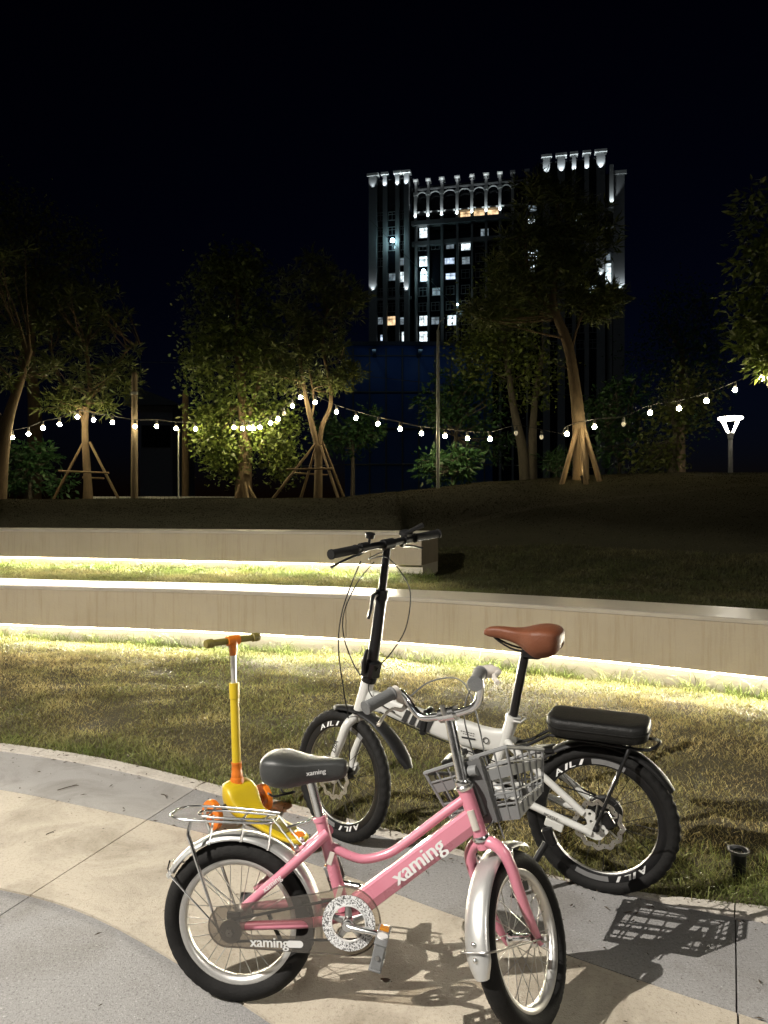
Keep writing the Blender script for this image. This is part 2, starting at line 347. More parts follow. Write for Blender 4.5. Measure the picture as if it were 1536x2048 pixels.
gm = MB()
for k in range(480):
    u = rng.random(); x = rng.uniform(-2.6, 1.9)
    y = float(C0(x))-abs(rng.gauss(0, .12)) if u < .6 else (float(C2(x))+rng.gauss(0, .05) if u < .75 else rng.uniform(1.6, float(C0(x))))
    if y > float(C0(x))-.01: continue
    r = rng.choice((.0015, .002, .003, .005)); a = rng.uniform(0, 6.28); l_ = r*rng.uniform(1, 3.5)
    c, s_ = math.cos(a), math.sin(a)
    gm.add([(x+c*l_, y+s_*l_, .0075), (x-s_*r*.6, y+c*r*.6, .0075), (x-c*l_, y-s_*l_, .0072), (x+s_*r*.6, y-c*r*.6, .0075), (x, y, .0085+r*.5)], [(0, 1, 4), (1, 2, 4), (2, 3, 4), (3, 0, 4)])
tag(gm.build('grit', 'twig', None, False), 'scattered grit, crumbs and bits of straw on the paving', 'grit', kind='stuff')

# ------------------------------------------------------------------ terrain
W1P = [(-14, 8.9), (-9, 8.6), (-6, 8.0), (-3.74, 7.2), (-1.8, 6.78), (0, 6.22), (1.3, 5.58), (2.5, 4.86), (4, 3.85), (6, 2.4), (9, 0)]
W1X = np.array([p[0] for p in W1P]); W1Y = np.array([p[1] for p in W1P])
def W1(x): return np.interp(x, W1X, W1Y)
W2A, W2B = (-12.0, 11.3), (.43, 8.45)
def W2(x): return np.interp(x, [-12, -5.2, -2.5, .43, 2], [11.3, 10.15, 9.35, 8.45, 7.95])
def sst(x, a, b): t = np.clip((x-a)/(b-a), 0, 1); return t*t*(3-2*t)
def ridge(x): return np.interp(x, [-14, -6, -1, .5, 2, 4.2, 5.5, 12], [1.50, 1.52, 1.54, 1.68, 1.84, 1.97, 1.99, 2.0])
def height(X, Y):
    X = np.asarray(X, float); Y = np.asarray(Y, float); d = Y-W1(X)
    h = np.where(d > .22, .50, .012*np.clip((Y-C0(X))*4, 0, 1)-.0)
    wob = (vnoise(X, Y, 1.6, 1)-.5)*.03+(vnoise(X, Y, 5, 2)-.5)*.015
    h = h+wob*np.clip((Y-C0(X))*3, 0, 1)*np.clip(np.abs(d-.22)*2, .25, 1)
    h = h+(.055*sst(d, -2.8, -.75)*(.6+.7*vnoise(X, Y, .55, 12))-.02*sst(d, -.6, 0))*(d < .22)+.04*sst(Y-W2(X), -.6, 0)*(X < .6)
    up2 = (Y > W2(X)+.35) & (X < .25)
    h = np.where(up2, .98, h)
    st = np.where(X < .25, W2(X)+.8, W1(X)+2.4+.9*np.clip(1-(X-.25)/2, 0, 1))
    base = np.where(up2, .98, .50)
    hill = base+(ridge(X)-base)*sst(Y, st, 13.6)
    h = np.where(Y > st, hill+wob, h)
    h = np.where(Y > 13.6, ridge(X)-(ridge(X)+.4)*sst(Y, 13.9, 26)+wob, h)
    h = np.where(Y < C0(X)-.02, -.08, h)
    return h
def hz(x, y): return float(height(np.array([x]), np.array([y]))[0])
gx = np.concatenate([np.arange(-30, -7, .5), np.arange(-7, 5, .06), np.arange(5, 30.1, .5)])
gy = np.concatenate([np.arange(.2, 11, .06), np.arange(11, 16, .2), np.arange(16, 40, 1)])
GX, GY = np.meshgrid(gx, gy); GZ = height(GX, GY)
nx, ny = len(gx), len(gy); idx = np.arange(nx*ny).reshape(ny, nx)
me = bpy.data.meshes.new('lawn')
q = np.stack([idx[:-1, :-1], idx[:-1, 1:], idx[1:, 1:], idx[1:, :-1]], -1).reshape(-1, 4)
me.vertices.add(nx*ny); me.vertices.foreach_set('co', np.stack([GX, GY, GZ], -1).astype(np.float32).ravel())
me.loops.add(q.size); me.loops.foreach_set('vertex_index', q.astype(np.int32).ravel()); me.polygons.add(len(q)); me.polygons.foreach_set('loop_start', np.arange(0, q.size, 4, dtype=np.int32)); me.polygons.foreach_set('loop_total', np.full(len(q), 4, dtype=np.int32)); me.update(calc_edges=True)
me.materials.append(MAT['soil']); me.materials.append(MAT['shaded_hill_soil']); me.polygons.foreach_set('use_smooth', [True]*len(q))
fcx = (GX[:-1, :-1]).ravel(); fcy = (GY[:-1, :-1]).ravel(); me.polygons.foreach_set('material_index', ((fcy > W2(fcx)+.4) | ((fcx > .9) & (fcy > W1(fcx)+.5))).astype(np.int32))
tag(link('lawn', me), kind='structure')
tag(MB().box((0, 900, -.55), (3000, 2000, .1)).build('ground', 'far_ground', None, False), kind='structure')

# ------------------------------------------------------------------ seat walls with light strips
def sweep(path, prof, name, mat, parent, cap=True):   # prof: (depth behind the front line, z) closed loop
    rs = []
    for i, p in enumerate(path):
        a = path[max(i-1, 0)]; b = path[min(i+1, len(path)-1)]; d = (b-a).normalized(); n = Vector((-d.y, d.x, 0))
        rs.append([p+n*u+Vector((0, 0, z)) for u, z in prof])
    return MB().rings(rs, cap).build(name, mat, parent, True, 30)
def seat_wall(line, ztop, depth, label, zb):
    path = catmull([V(x, y, 0) for x, y in line], 10)
    t = thing('seat_wall', label, 'wall', V(line[len(line)//2][0], line[len(line)//2][1], 0)); inv = t.matrix_world.inverted()
    path = [inv @ p for p in path]; h = ztop
    nseg = 38
    for i0 in range(0, len(path)-1, nseg):
        pp = path[i0:i0+nseg+1]
        if len(pp) < 2: continue
        pp = [p.copy() for p in pp]; pp[0] += (pp[1]-pp[0]).normalized()*.003; pp[-1] += (pp[-2]-pp[-1]).normalized()*.003
        sweep(pp, [(0, h-.375), (.004, h-.379), (depth, h-.379), (depth, h-.032), (.004, h-.032), (0, h-.036)], 'seat_block', 'wall_concrete', t)
    sweep(path, [(-.002, h-.030), (-.002, h-.008), (.008, h), (depth-.008, h), (depth+.002, h-.008), (depth+.002, h-.030)], 'seat_top', 'polished_top', t)
    inner = path[1:-1]
    sweep(path[:], [(.052, zb-.2), (.052, h-.377), (depth-.03, h-.377), (depth-.03, zb-.2)], 'plinth', 'plinth_concrete', t)
    sweep(path[:-1], [(.014, h-.391), (.014, h-.3775), (.048, h-.3775), (.048, h-.391)], 'light_strip', 'led', t)
    acc = 0; p0 = path[0]
    for p in path[1:]:
        acc += 1
        if acc < 3: continue
        acc = 0; d = (p-p0); ln = d.length; d.normalize(); out = Vector((d.y, -d.x, 0)); mid = (p+p0)/2
        l = bpy.data.lights.new('strip_light', 'AREA'); l.shape = 'RECTANGLE'; l.size = ln; l.size_y = .02; l.energy = LED_W*ln; l.color = (1, .92, .72)
        zz = -(out*math.cos(R_(7))-Vector((0, 0, math.sin(R_(7))))); xx = d; yy = zz.cross(xx)
        o = bpy.data.objects.new('strip_light', l); COL.objects.link(o); o.parent = t
        pos = mid+out*-.006+Vector((0, 0, h-.386)); o.matrix_local = Matrix(((xx.x, yy.x, zz.x, pos.x), (xx.y, yy.y, zz.y, pos.y), (xx.z, yy.z, zz.z, pos.z), (0, 0, 0, 1)))
        p0 = p
    return t
seat_wall([(-9, 8.6), (-6, 8.0), (-3.74, 7.2), (-1.8, 6.78), (0, 6.22), (1.3, 5.58), (2.5, 4.86), (4, 3.85)], .57, .62, 'long low curved concrete seat wall nearer the bicycles, glowing strip beneath', 0)
seat_wall([(-10, 11.35), (-7.5, 10.75), (-5.2, 10.15), (-2.5, 9.35), (.43, 8.45)], 1.045, .85, 'shorter concrete seat wall higher on the slope ending behind the tall handlebar', .5)

# ------------------------------------------------------------------ grass
def blades(name, xs, ys, hh, ww, cols, label, zoff=0):
    n = len(xs); zs = height(xs, ys)+zoff
    a = nrg.uniform(0, 2*np.pi, n); lean = nrg.uniform(.2, 2.0, n)*hh; b = nrg.uniform(0, 2*np.pi, n)
    dx, dy = np.cos(a)*ww/2, np.sin(a)*ww/2; lx, ly = np.cos(b)*lean, np.sin(b)*lean
    base = np.stack([xs, ys, zs-.004], 1); v = np.zeros((n, 5, 3), np.float32)
    D = np.stack([dx, dy, np.zeros(n)], 1)
    v[:, 0] = base-D; v[:, 1] = base+D
    mid = base+np.stack([lx*.35, ly*.35, hh*.6], 1); v[:, 2] = mid+D*.75; v[:, 3] = mid-D*.75
    v[:, 4] = base+np.stack([lx, ly, hh], 1)
    me = bpy.data.meshes.new(name); me.vertices.add(n*5); me.vertices.foreach_set('co', v.ravel())
    o = (np.arange(n)*5)[:, None]
    li = np.concatenate([o+np.array([[0, 1, 2, 3]]), o+np.array([[3, 2, 4]])], 1)
    me.loops.add(n*7); me.loops.foreach_set('vertex_index', li.astype(np.int32).ravel()); me.polygons.add(n*2)
    ls = (np.arange(n)*7)[:, None]+np.array([[0, 4]]); me.polygons.foreach_set('loop_start', ls.astype(np.int32).ravel()); me.polygons.foreach_set('loop_total', np.tile([4, 3], n).astype(np.int32)); me.update(calc_edges=True)
    ca = me.color_attributes.new('Col', 'FLOAT_COLOR', 'POINT'); c4 = np.ones((n, 5, 4), np.float32); c4[:, :, :3] = cols[:, None, :]; ca.data.foreach_set('color', c4.ravel())
    me.materials.append(MAT['blade'])
    return tag(link(name, me), label, 'grass', kind='stuff')
STRAW = np.array([.41, .325, .145]); GREEN = np.array([.14, .165, .045]); BROWN = np.array([.11, .078, .035]); LUSH = np.array([.085, .14, .025])
def grass_cols(xs, ys, lush):
    n = len(xs); k = vnoise(xs, ys, 1.3, 3)*.55+vnoise(xs, ys, 4, 4)*.42+nrg.uniform(0, 1, n)*.36
    k = np.clip(k-.15-lush*.5, 0, 1)[:, None]; c = GREEN*(1-k)+STRAW*k
    br = (nrg.uniform(0, 1, n) < .22*(1-lush))[:, None]; c = np.where(br, BROWN, c)
    c = c*(1-lush[:, None])+(LUSH*.5+c*.5)*lush[:, None]
    c = c*(.68+.64*vnoise(xs, ys, 7, 15))[:, None]
    return c*nrg.uniform(.7, 1.3, n)[:, None]
def scatter(x0, x1, y0, y1, n, keep):
    xs = nrg.uniform(x0, x1, n); ys = nrg.uniform(y0, y1, n); m = keep(xs, ys); return xs[m], ys[m]
# the lower lawn, from the path to the nearer wall
xs, ys = scatter(-5.5, 3.4, 2.0, 8.4, 620000, lambda x, y: (y > C0(x)-.012) & (y < W1(x)+.06) & (np.abs(x) < y*.56+.3) & (nrg.uniform(0, 1, len(x)) < np.clip(4.2/y, .45, 1)*np.clip(.35+1.5*vnoise(x, y, 5, 16), 0, 1)))
e = np.clip(1-(ys-C0(xs))/.35, 0, 1)*(.55+.45*(xs > .6)); wz = np.clip(1-(W1(xs)-ys)/.8, 0, 1)*.38
lush = np.clip(np.maximum(e, wz)*(.4+vnoise(xs, ys, 2.2, 6)), 0, 1)
hh = nrg.uniform(.009, .029, len(xs))*(1+.8*lush)*(.45+.75*vnoise(xs, ys, 3, 7)+.35*vnoise(xs, ys, 11, 14))
blades('lawn_grass', xs, ys, hh, nrg.uniform(.0022, .0045, len(xs))*np.clip(ys/4, .8, 1.8), grass_cols(xs, ys, lush), 'dry short lawn between the paved path and the nearer seat wall')
# terrace and foot of the hill; shade darkened into the blades towards the right
xs, ys = scatter(-6.8, 4.6, 5.2, 11.2, 330000, lambda x, y: (y > W1(x)+.60) & ((y < W2(x)+.08) | (x > .62)) & (np.abs(x) < y*.56+.3) & (y < W1(x)+4.5))
lush = np.clip((.35+.65*np.clip(1-(W2(xs)-ys)/.5, 0, 1)*(xs < .6))*(.4+vnoise(xs, ys, 2.2, 8)), 0, 1)
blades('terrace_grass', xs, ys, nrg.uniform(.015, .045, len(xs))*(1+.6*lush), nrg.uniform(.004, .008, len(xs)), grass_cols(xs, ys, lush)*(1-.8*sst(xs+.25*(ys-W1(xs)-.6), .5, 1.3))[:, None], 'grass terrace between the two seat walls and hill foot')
# weeds along the plinths
def weed_line(fn, x0, x1, n, hmax, off):
    cx_ = nrg.uniform(x0, x1, n//14); xs = np.repeat(cx_, 14)+nrg.normal(0, .04, len(cx_)*14); ys = fn(xs)+off-np.abs(nrg.normal(0, .05, len(xs)))
    return xs, ys, nrg.uniform(.05, hmax, len(xs))*np.repeat(nrg.uniform(.3, 1, len(cx_)), 14)
a = weed_line(W1, -4.6, 3, 3600, .19, .05); xs, ys, hh = a
blades('wall_weeds', xs, ys, hh, nrg.uniform(.003, .006, len(xs)), grass_cols(xs, ys, np.full(len(xs), .8)), 'taller thin weeds growing along the foot of the nearer wall')
a = weed_line(W2, -6.5, .5, 3000, .17, .05); xs, ys, hh = a
blades('wall_weeds', xs, ys, hh, nrg.uniform(.005, .009, len(xs)), grass_cols(xs, ys, np.full(len(xs), .7)), 'taller thin weeds growing along the foot of the upper wall')
xs, ys = scatter(-3, 2.2, 2.2, 5, 60000, lambda x, y: (y > C0(x)-.03) & (y < C0(x)+.10+.25*(x > .7)) & (vnoise(x, y, 3, 9) > .35))
blades('edge_grass', xs, ys, nrg.uniform(.02, .055, len(xs))*np.where(xs > .7, 1.3, .8), nrg.uniform(.002, .004, len(xs)), grass_cols(xs, ys, np.full(len(xs), .75)), 'greener longer grass fringe overhanging the pavement edge')
# hill beyond: lawn grass darkened, its lack of light put into the colour
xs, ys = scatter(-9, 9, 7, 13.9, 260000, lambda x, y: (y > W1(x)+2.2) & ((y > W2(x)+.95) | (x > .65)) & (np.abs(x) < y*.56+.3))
blades('shaded_hill_grass', xs, ys, nrg.uniform(.005, .013, len(xs)), nrg.uniform(.010, .016, len(xs)), np.array([.020, .019, .009])*nrg.uniform(.8, 1.2, len(xs))[:, None], 'grass slope rising behind the seat walls, its shade darkened into the colour')

# ------------------------------------------------------------------ bicycles: shared pieces
def pose(x, y, head, lean):
    h, l = R_(head), R_(lean); F = V(math.cos(h), math.sin(h), 0); L0 = V(-math.sin(h), math.cos(h), 0)
    U = math.cos(l)*V(0, 0, 1)+math.sin(l)*L0; L_ = math.cos(l)*L0-math.sin(l)*V(0, 0, 1)
    return Matrix(((F.x, L_.x, U.x, x), (F.y, L_.y, U.y, y), (F.z, L_.z, U.z, 0), (0, 0, 0, 1)))
def tyre_mesh(R, r, nmaj, nmin, tread, mat, deep):
    rs = []
    for k in range(nmaj):
        t = 2*math.pi*k/nmaj; ring = []
        for j in range(nmin):
            p = 2*math.pi*j/nmin; rr = r*(1 if math.cos(p) > -.3 else .93); d = 0
            if math.cos(p) > .25: d = tread(k, j, p)*deep
            q_ = R-r+(rr+d)*math.cos(p); ring.append((q_*math.cos(t), (rr+d*.6)*math.sin(p)*1.02, q_*math.sin(t)))
        rs.append(ring)
    return MB().rings(rs, False, True).mesh('tyre', mat, True, 35)
def add_wheel(root, M, R, r, rim_o, rim_i, rim_w, mats, nsp, tread, nmaj, deep, hub_w, hub_r, nmin=18):
    w = link('wheel', None, root); w.matrix_local = M
    link('tyre', tyre_mesh(R, r, nmaj, nmin, tread, mats[0], deep), w)
    hw = rim_w/2
    prof = [(rim_o, -hw), (rim_o-.004, -hw-.001), (rim_i+.004, -hw*.72), (rim_i, -hw*.45), (rim_i, hw*.45), (rim_i+.004, hw*.72), (rim_o-.004, hw+.001), (rim_o, hw)]
    MB().lathe(prof, 72, 'y').build('rim', mats[1], w, True, 50)
    h = hub_w/2
    MB().lathe([(.004, -h-.018), (.007, -h-.018), (.007, -h-.004), (hub_r, -h), (hub_r, -h+.005), (hub_r*.55, -h+.012), (hub_r*.55, h-.012), (hub_r, h-.005), (hub_r, h), (.007, h+.004), (.007, h+.018), (.004, h+.018)], 24, 'y').build('hub', mats[2], w)
    sm = []
    for sgn in (-1, 1):
        for dlt in (28, -28):
            a = R_(dlt)
            sm.append(MB().tube([(hub_r*.85, sgn*h*.9, 0), (rim_i*math.cos(a), 0, rim_i*math.sin(a))], .0011, 5).mesh('spoke', mats[3]))
    for k in range(nsp):
        o = link('spoke', sm[(k % 2)*2+((k//2) % 2)], w); o.rotation_euler = (0, 2*math.pi*k/nsp, 0)
    return w
def fender_mesh(R_of, a0, a1, w, n=36, drop=.012, thick=.0016):
    rs = []
    cs = [(-w, -drop), (-w*.82, -drop*.35), (-w*.45, 0), (0, .002), (w*.45, 0), (w*.82, -drop*.35), (w, -drop)]
    for i in range(n+1):
        t = i/n; a = R_(a0+(a1-a0)*t); R = R_of(t); taper = min(1, .55+6*min(t, 1-t))
        out = [((R+d)*math.cos(a), y*taper, (R+d)*math.sin(a)) for y, d in cs]; inn = [((R+d-thick)*math.cos(a), y*taper*.985, (R+d-thick)*math.sin(a)) for y, d in cs[::-1]]
        rs.append(out+inn)
    return MB().rings(rs)
def loft_saddle(secs, n=24, px=2.6):   # secs: x, half width, z top, z skirt, crown
    rs = []
    for x, hw, zt, zs, crown in secs:
        ring = []
        for k in range(n):
            a = 2*math.pi*k/n; ca, sa = math.cos(a), math.sin(a)
            y = hw*math.copysign(abs(ca)**(2/px), ca); zz = math.copysign(abs(sa)**(2/px), sa)
            if sa >= 0: z = zt-crown*(1-zz)-crown*.0
            else: z = (zt-crown)+(zs-(zt-crown))*(-zz)*(1.0 if abs(y) > hw*.45 else .65)
            ring.append((x, y, z))
        rs.append(ring)
    return MB().rings(rs)
def smooth_secs(S_, n=5):
    A = np.array(S_); t = np.arange(len(A)); P = catmull([V(*p[:3]) for p in A], n); Q = catmull([V(p[3], p[4], 0) for p in A], n)
    return [(p.x, p.y, p.z, q_.x, q_.y) for p, q_ in zip(P, Q)]
def steer_matrix(P0, tilt, ang):   # (forward, left, along the steering axis) -> bicycle coordinates, turned by ang to the left
    a = R_(tilt); ax = V(-math.sin(a), 0, math.cos(a)); fw = V(math.cos(a), 0, math.sin(a)); lf = V(0, 1, 0)
    Rm = Matrix.Rotation(R_(ang), 3, ax); c = [Rm @ fw, Rm @ lf, ax]
    return Matrix(((c[0].x, c[1].x, c[2].x, P0[0]), (c[0].y, c[1].y, c[2].y, P0[1]), (c[0].z, c[1].z, c[2].z, P0[2]), (0, 0, 0, 1)))

# ------------------------------------------------------------------ pink bicycle
PB = thing('bicycle', 'small pink step-through bicycle with grey basket in front, nearest the camera', 'bicycle', pose(-.3843, 1.9426, -8.3, 3))
RW = .206
ptread = lambda k, j, p: -1.0 if ((k+j*2) % 4 == 0 or (k-j*2) % 6 == 0) else 0
sh = lambda k, j, p: (-1.0 if (k % 4 < 1 and abs(math.sin(p)) > .35) else 0)+(-.7 if (abs(math.sin(p)) < .2 and k % 2) else 0)
add_wheel(PB, Matrix.Translation((0, 0, RW)), RW, .0265, .160, .143, .030, ('rubber_old', 'alloy', 'steel', 'steel'), 28, sh, 168, .0022, .075, .024)
PST = 64; PP0 = (.593, 0, .575); PT = 18.8
SM = steer_matrix(PP0, PT, PST); SM0 = steer_matrix(PP0, PT, 0); TURN = SM @ SM0.inverted()
rake = .035; ss = (.575-RW+rake*math.sin(R_(PT)))/math.cos(R_(PT))
hub0 = SM0 @ V(rake, 0, -ss); FWM = TURN @ Matrix.Translation(hub0)
add_wheel(PB, FWM, RW, .0265, .160, .143, .030, ('rubber', 'alloy', 'chrome', 'steel'), 28, ptread, 180, .0016, .07, .021)
def part(name, mat, parent=PB): return lambda mb, **k: mb.build(name, mat, parent, **k)
def rod(parent, name, mat, pts, r, n=10, M=None, sm=0, **k):
    return MB(M).tube(catmull(pts, sm) if sm else pts, r, n, **k).build(name, mat, parent)
rod(PB, 'seat_tube', 'pink_paint', [(.216, 0, .482), (.284, 0, .245)], [.0165, .0165], 14)
rod(PB, 'head_tube', 'pink_paint', [(.593, 0, .575), (.635, 0, .452)], .0195, 16)
rod(PB, 'top_tube', 'pink_paint', [(.60, 0, .558), (.53, 0, .503), (.452, 0, .440), (.40, 0, .403), (.342, 0, .384), (.30, 0, .388), (.245, 0, .41)], .0115, 12, sm=6)
e_ = V(.62-.345, 0, .505-.282).normalized(); n_ = V(-e_.z, 0, e_.x)
prof = [(.029, -.010), (.024, -.0165), (-.006, -.0195), (-.027, -.013), (-.030, -.006)]; prof = prof+[(a, -b) for a, b in prof[::-1]]
A_, B_ = V(.318, 0, .266), V(.622, 0, .508)
MB().rings([[p+n_*a+V(0, b, 0) for a, b in prof] for p in (A_, B_)]).build('down_tube', 'pink_paint', PB, True, 15)
MB().tube([(.308, -.036, .255), (.308, .036, .255)], .021, 18).build('bottom_bracket', 'pink_paint', PB)
mb = MB(); text(mb, 'xaming', V(.482, -.0197, .386)+n_*.004, e_, n_+V(0, .08, 0), .158, .0016); mb.build('lettering', 'white_print', PB, False)
for s in (-1, 1):
    rod(PB, 'seat_stay', 'pink_paint', [(.238, s*.012, .448), (.19, s*.034, .405), (.03, s*.052, .262)], [.013, .0125, .0115], 12, sm=4)
    rod(PB, 'chain_stay', 'pink_paint', [(.295, s*.03, .25), (.201, s*.054, .238), (.012, s*.054, .215)], [.0115, .0125, .0105], 12, sm=4)
    MB().box((.004, s*.054, .213), (.036, .005, .075), None, .002).build('dropout', 'dark_grey_plastic', PB)
    MB().lathe([(.002, -.01), (.0095, -.01), (.0105, -.006), (.0105, .006), (.004, .012)], 6, 'y', (0, s*.066, RW)).build('axle_nut', 'steel', PB)
mb = MB(); text(mb, 'xaming', V(.108, -.0625, .330), V(.16, 0, .135), V(-.135, 0, .16), .06, .0004); mb.build('lettering', 'white_haze_print', PB, False)
for p0, p1 in (((.238, .40), (.247, .37)), ((.262, .318), (.272, .285))):
    MB().box((.5*(p0[0]+p1[0])+.006, -.0155, .5*(p0[1]+p1[1])), (.014, .004, .034), Matrix.Rotation(R_(16), 3, 'Y'), .001).build('sticker', 'pearl_plastic', PB)
MB().tube([(.606, -.0195, .528), (.622, -.0195, .480)], .009, 8, flat=.4).build('sticker', 'pearl_plastic', PB)
rod(PB, 'seat_post', 'chrome', [(.222, 0, .462), (.188, 0, .580)], .0128, 16)
MB().tube([(.2175, 0, .474), (.2145, 0, .484)], .019, 16).build('seat_clamp', 'pink_paint', PB)
rod(PB, 'clamp_lever', 'chrome', [(.205, .015, .479), (.182, -.012, .472), (.135, -.03, .462)], [.006, .0055, .0045], 8, flat=.6)
MB().box((.186, 0, .592), (.062, .045, .034), Matrix.Rotation(R_(-8), 3, 'Y'), .006).build('saddle_clamp', 'black_plastic', PB)
sec = [(.058, .012, .616, .600, .01), (.062, .040, .632, .580, .016), (.075, .058, .642, .566, .020), (.105, .068, .646, .557, .020), (.135, .067, .642, .556, .016), (.165, .056, .636, .562, .013), (.195, .042, .634, .570, .012), (.23, .032, .634, .574, .011), (.262, .026, .634, .580, .010), (.283, .019, .629, .590, .009), (.290, .005, .619, .610, .005)]
sad = loft_saddle(smooth_secs(sec, 4)).build('saddle', 'grey_saddle', PB, True, 70)
mb = MB(); text(mb, 'xaming', V(.213, -.0400, .607), V(1, .35, .10), V(-.05, -.02, 1), .050, .0005); mb.build('lettering', 'white_print', sad, False)
rod(PB, 'saddle_spring', 'black_metal', [(.09, -.05, .552), (.10, -.02, .536), (.15, -.012, .548), (.11, .02, .533), (.09, .05, .552)], .003, 6, sm=6)
# rear fender, carrier
MB(Matrix.Translation((0, 0, RW))).add(*(lambda m: (m.v, m.f))(fender_mesh(lambda t: .2265, -8, 153, .031))).build('rear_fender', 'fender_silver', PB, True, 60)
zr = .474
rod(PB, 'carrier_rail', 'chrome', [(.098, .036, zr), (-.03, .052, zr), (-.14, .052, zr-.001), (-.182, .028, zr-.002), (-.186, 0, zr-.002), (-.182, -.028, zr-.002), (-.14, -.052, zr-.001), (-.03, -.052, zr), (.085, -.04, zr), (.098, -.02, zr), (.100, 0, zr)], .0036, 10, sm=6, closed=False)
rod(PB, 'carrier_rail', 'chrome', [(.092, .018, zr), (-.04, .026, zr), (-.10, .02, zr), (-.115, 0, zr), (-.10, -.02, zr), (-.04, -.026, zr), (.092, -.018, zr)], .0032, 10, sm=6)
for x in (-.09, .01, .07): rod(PB, 'carrier_crossbar', 'steel', [(x, -.05 if x < .05 else -.04, zr-.003), (x, .05 if x < .05 else .04, zr-.003)], .0028, 8)
for s in (-1, 1):
    rod(PB, 'carrier_leg', 'steel', [(.098, s*.020, zr), (.155, s*.021, .41), (.166, s*.022, .402)], .004, 8, flat=.6)
    MB().sphere((.160, s*.026, .410), .008, 10, 6).build('bolt', 'steel', PB)
    rod(PB, 'carrier_stay', 'chrome', [(-.118, s*.052, zr-.004), (-.122, s*.056, .438), (-.108, s*.060, .405), (-.03, s*.064, .20)], [.004, .005, .0055, .0032], 8, sm=3)
    rod(PB, 'fender_stay', 'chrome', [(-.196, 0, .343), (-.188, s*.030, .334), (-.172, s*.044, .322), (-.02, s*.066, .20)], .0024, 8)
for x in (-.075, .012, .085): rod(PB, 'fender_bracket', 'steel', [(x, -.033, .206+math.sqrt(max(.0, .2275**2-x*x))-.016), (x, -.02, .212+math.sqrt(.2275**2-x*x)-.003), (x, 0, zr-.003)], .0035, 6)
# chain guard with slot for the chain stay, lettering
gy_ = -.077
out = [(-.035, .266), (-.02, .27), (.113, .295), (.223, .32)]+arc(.305, .260, .083, 125, -90, 28)+[(.212, .176), (.017, .173), (-.005, .172)]+arc(-.005, .222, .050, 268, 130, 14)
slot = arc(.188, .235, .0195, 90, -90, 8)+arc(.058, .226, .0175, 270, 90, 8)
low = [(-.035, .266), (-.02, .27), (.113, .295), (.180, .310), (.218, .26), (.222, .20), (.205, .176), (.017, .173), (-.005, .172)]+arc(-.005, .222, .050, 268, 130, 14)
gd = poly_curve(low, [slot], .0022, Matrix.Translation((0, gy_, 0)), 'chain_guard', 'smoke_plastic', PB)
fr = [(.1815, .3105), (.223, .32)]+arc(.305, .260, .083, 125, -90, 28)+[(.2065, .176), (.2235, .20), (.2195, .26)]
poly_curve(fr, [arc(.311, .262, .060, 0, 345, 24)], .0022, Matrix.Translation((0, gy_, 0)), 'chain_guard', 'clear_plastic', PB)
MB().tube([(x, gy_+.004, z) for x, z in out], .0022, 6, True).build('guard_edge', 'smoke_plastic', PB)
mb = MB(); text(mb, 'xaming', (.107, gy_-.0016, .190), (1, 0, .05), (-.05, 0, 1), .10, .0009); mb.build('lettering', 'white_print', gd, False)
poly_curve(arc(.186, .1960, .0085, -90, 90, 8)+arc(.160, .1945, .0085, 90, 270, 8), [], .0006, Matrix.Translation((0, gy_-.0014, 0)), 'badge', 'white_print', gd)
# chain, ring, cranks, pedals
chain = [(x, -.062, z) for x, z in arc(.311, .262, .052, 98, -82, 20)+arc(0, RW, .026, 278, 98, 10)]
MB().tube(chain, .0035, 5, True).build('chain', 'black_metal', PB)
MB().lathe([(.012, -.004), (.030, -.004), (.030, .004), (.012, .004)], 18, 'y', (0, -.062, RW)).build('sprocket', 'steel', PB)
MB().lathe([(.045, -.0015), (.0665, -.0015), (.0665, .0015), (.045, .0015)], 56, 'y', (.311, -.088, .262)).build('chainring_disc', 'ring_print', PB, True, 40)
MB().lathe([(.0415, -.003), (.0448, -.003), (.0448, .002), (.0415, .002)], 48, 'y', (.311, -.088, .262)).build('disc_rim', 'white_print', PB)
mb = MB()
for k in range(5):
    a = 2*math.pi*k/5+.4; mb.tube([(.311, -.084, .262), (.311+.052*math.cos(a), -.080, .262+.052*math.sin(a))], [.011, .006], 8, flat=.4, up=(0, 1, 0))
mb.lathe([(.046, -.002), (.054, -.002), (.054, .002), (.046, .002)], 40, 'y', (.311, -.078, .262)); mb.build('chainring', 'steel', PB)
MB().lathe([(.001, -.014), (.012, -.014), (.016, -.008), (.016, .02), (.001, .02)], 20, 'y', (.311, -.092, .262)).build('crank_boss', 'chrome', PB)
rod(PB, 'crank', 'chrome', [(.311, -.098, .262), (.320, -.106, .262), (.403, -.116, .255)], [.010, .0095, .008], 12, flat=.75)
rod(PB, 'crank', 'chrome', [(.311, .06, .262), (.311, .10, .262), (.302, .108, .263), (.220, .116, .270)], [.010, .010, .0095, .008], 12)
def pedal(c, s, tilt):
    A = Matrix.Rotation(R_(tilt), 3, 'Y'); p = link('pedal', None, PB); p.matrix_local = Matrix.Translation(c) @ A.to_4x4()
    MB().tube([(0, 0, 0), (0, s*.10, 0)], .005, 8).build('axle', 'steel', p)
    for z in (-.030, .030): MB().box((0, s*.054, z), (.030, .090, .006), None, .002).build('pedal_plate', 'grey_plastic', p)
    for y in (.014, .050, .092): MB().box((0, s*y, 0), (.026, .010, .056), None, .002).build('pedal_rib', 'grey_plastic', p)
    MB().box((0, s*.030, .0345), (.022, .024, .005), None, .001).build('reflector', 'amber_reflector', p)
    MB().lathe([(.001, 0), (.0125, 0), (.0125, .004), (.001, .005)], 18, 'z', (0, s*.068, .033)).build('reflector', 'white_print', p)
pedal((.403, -.121, .255), -1, 12); pedal((.220, .121, .270), 1, -20)
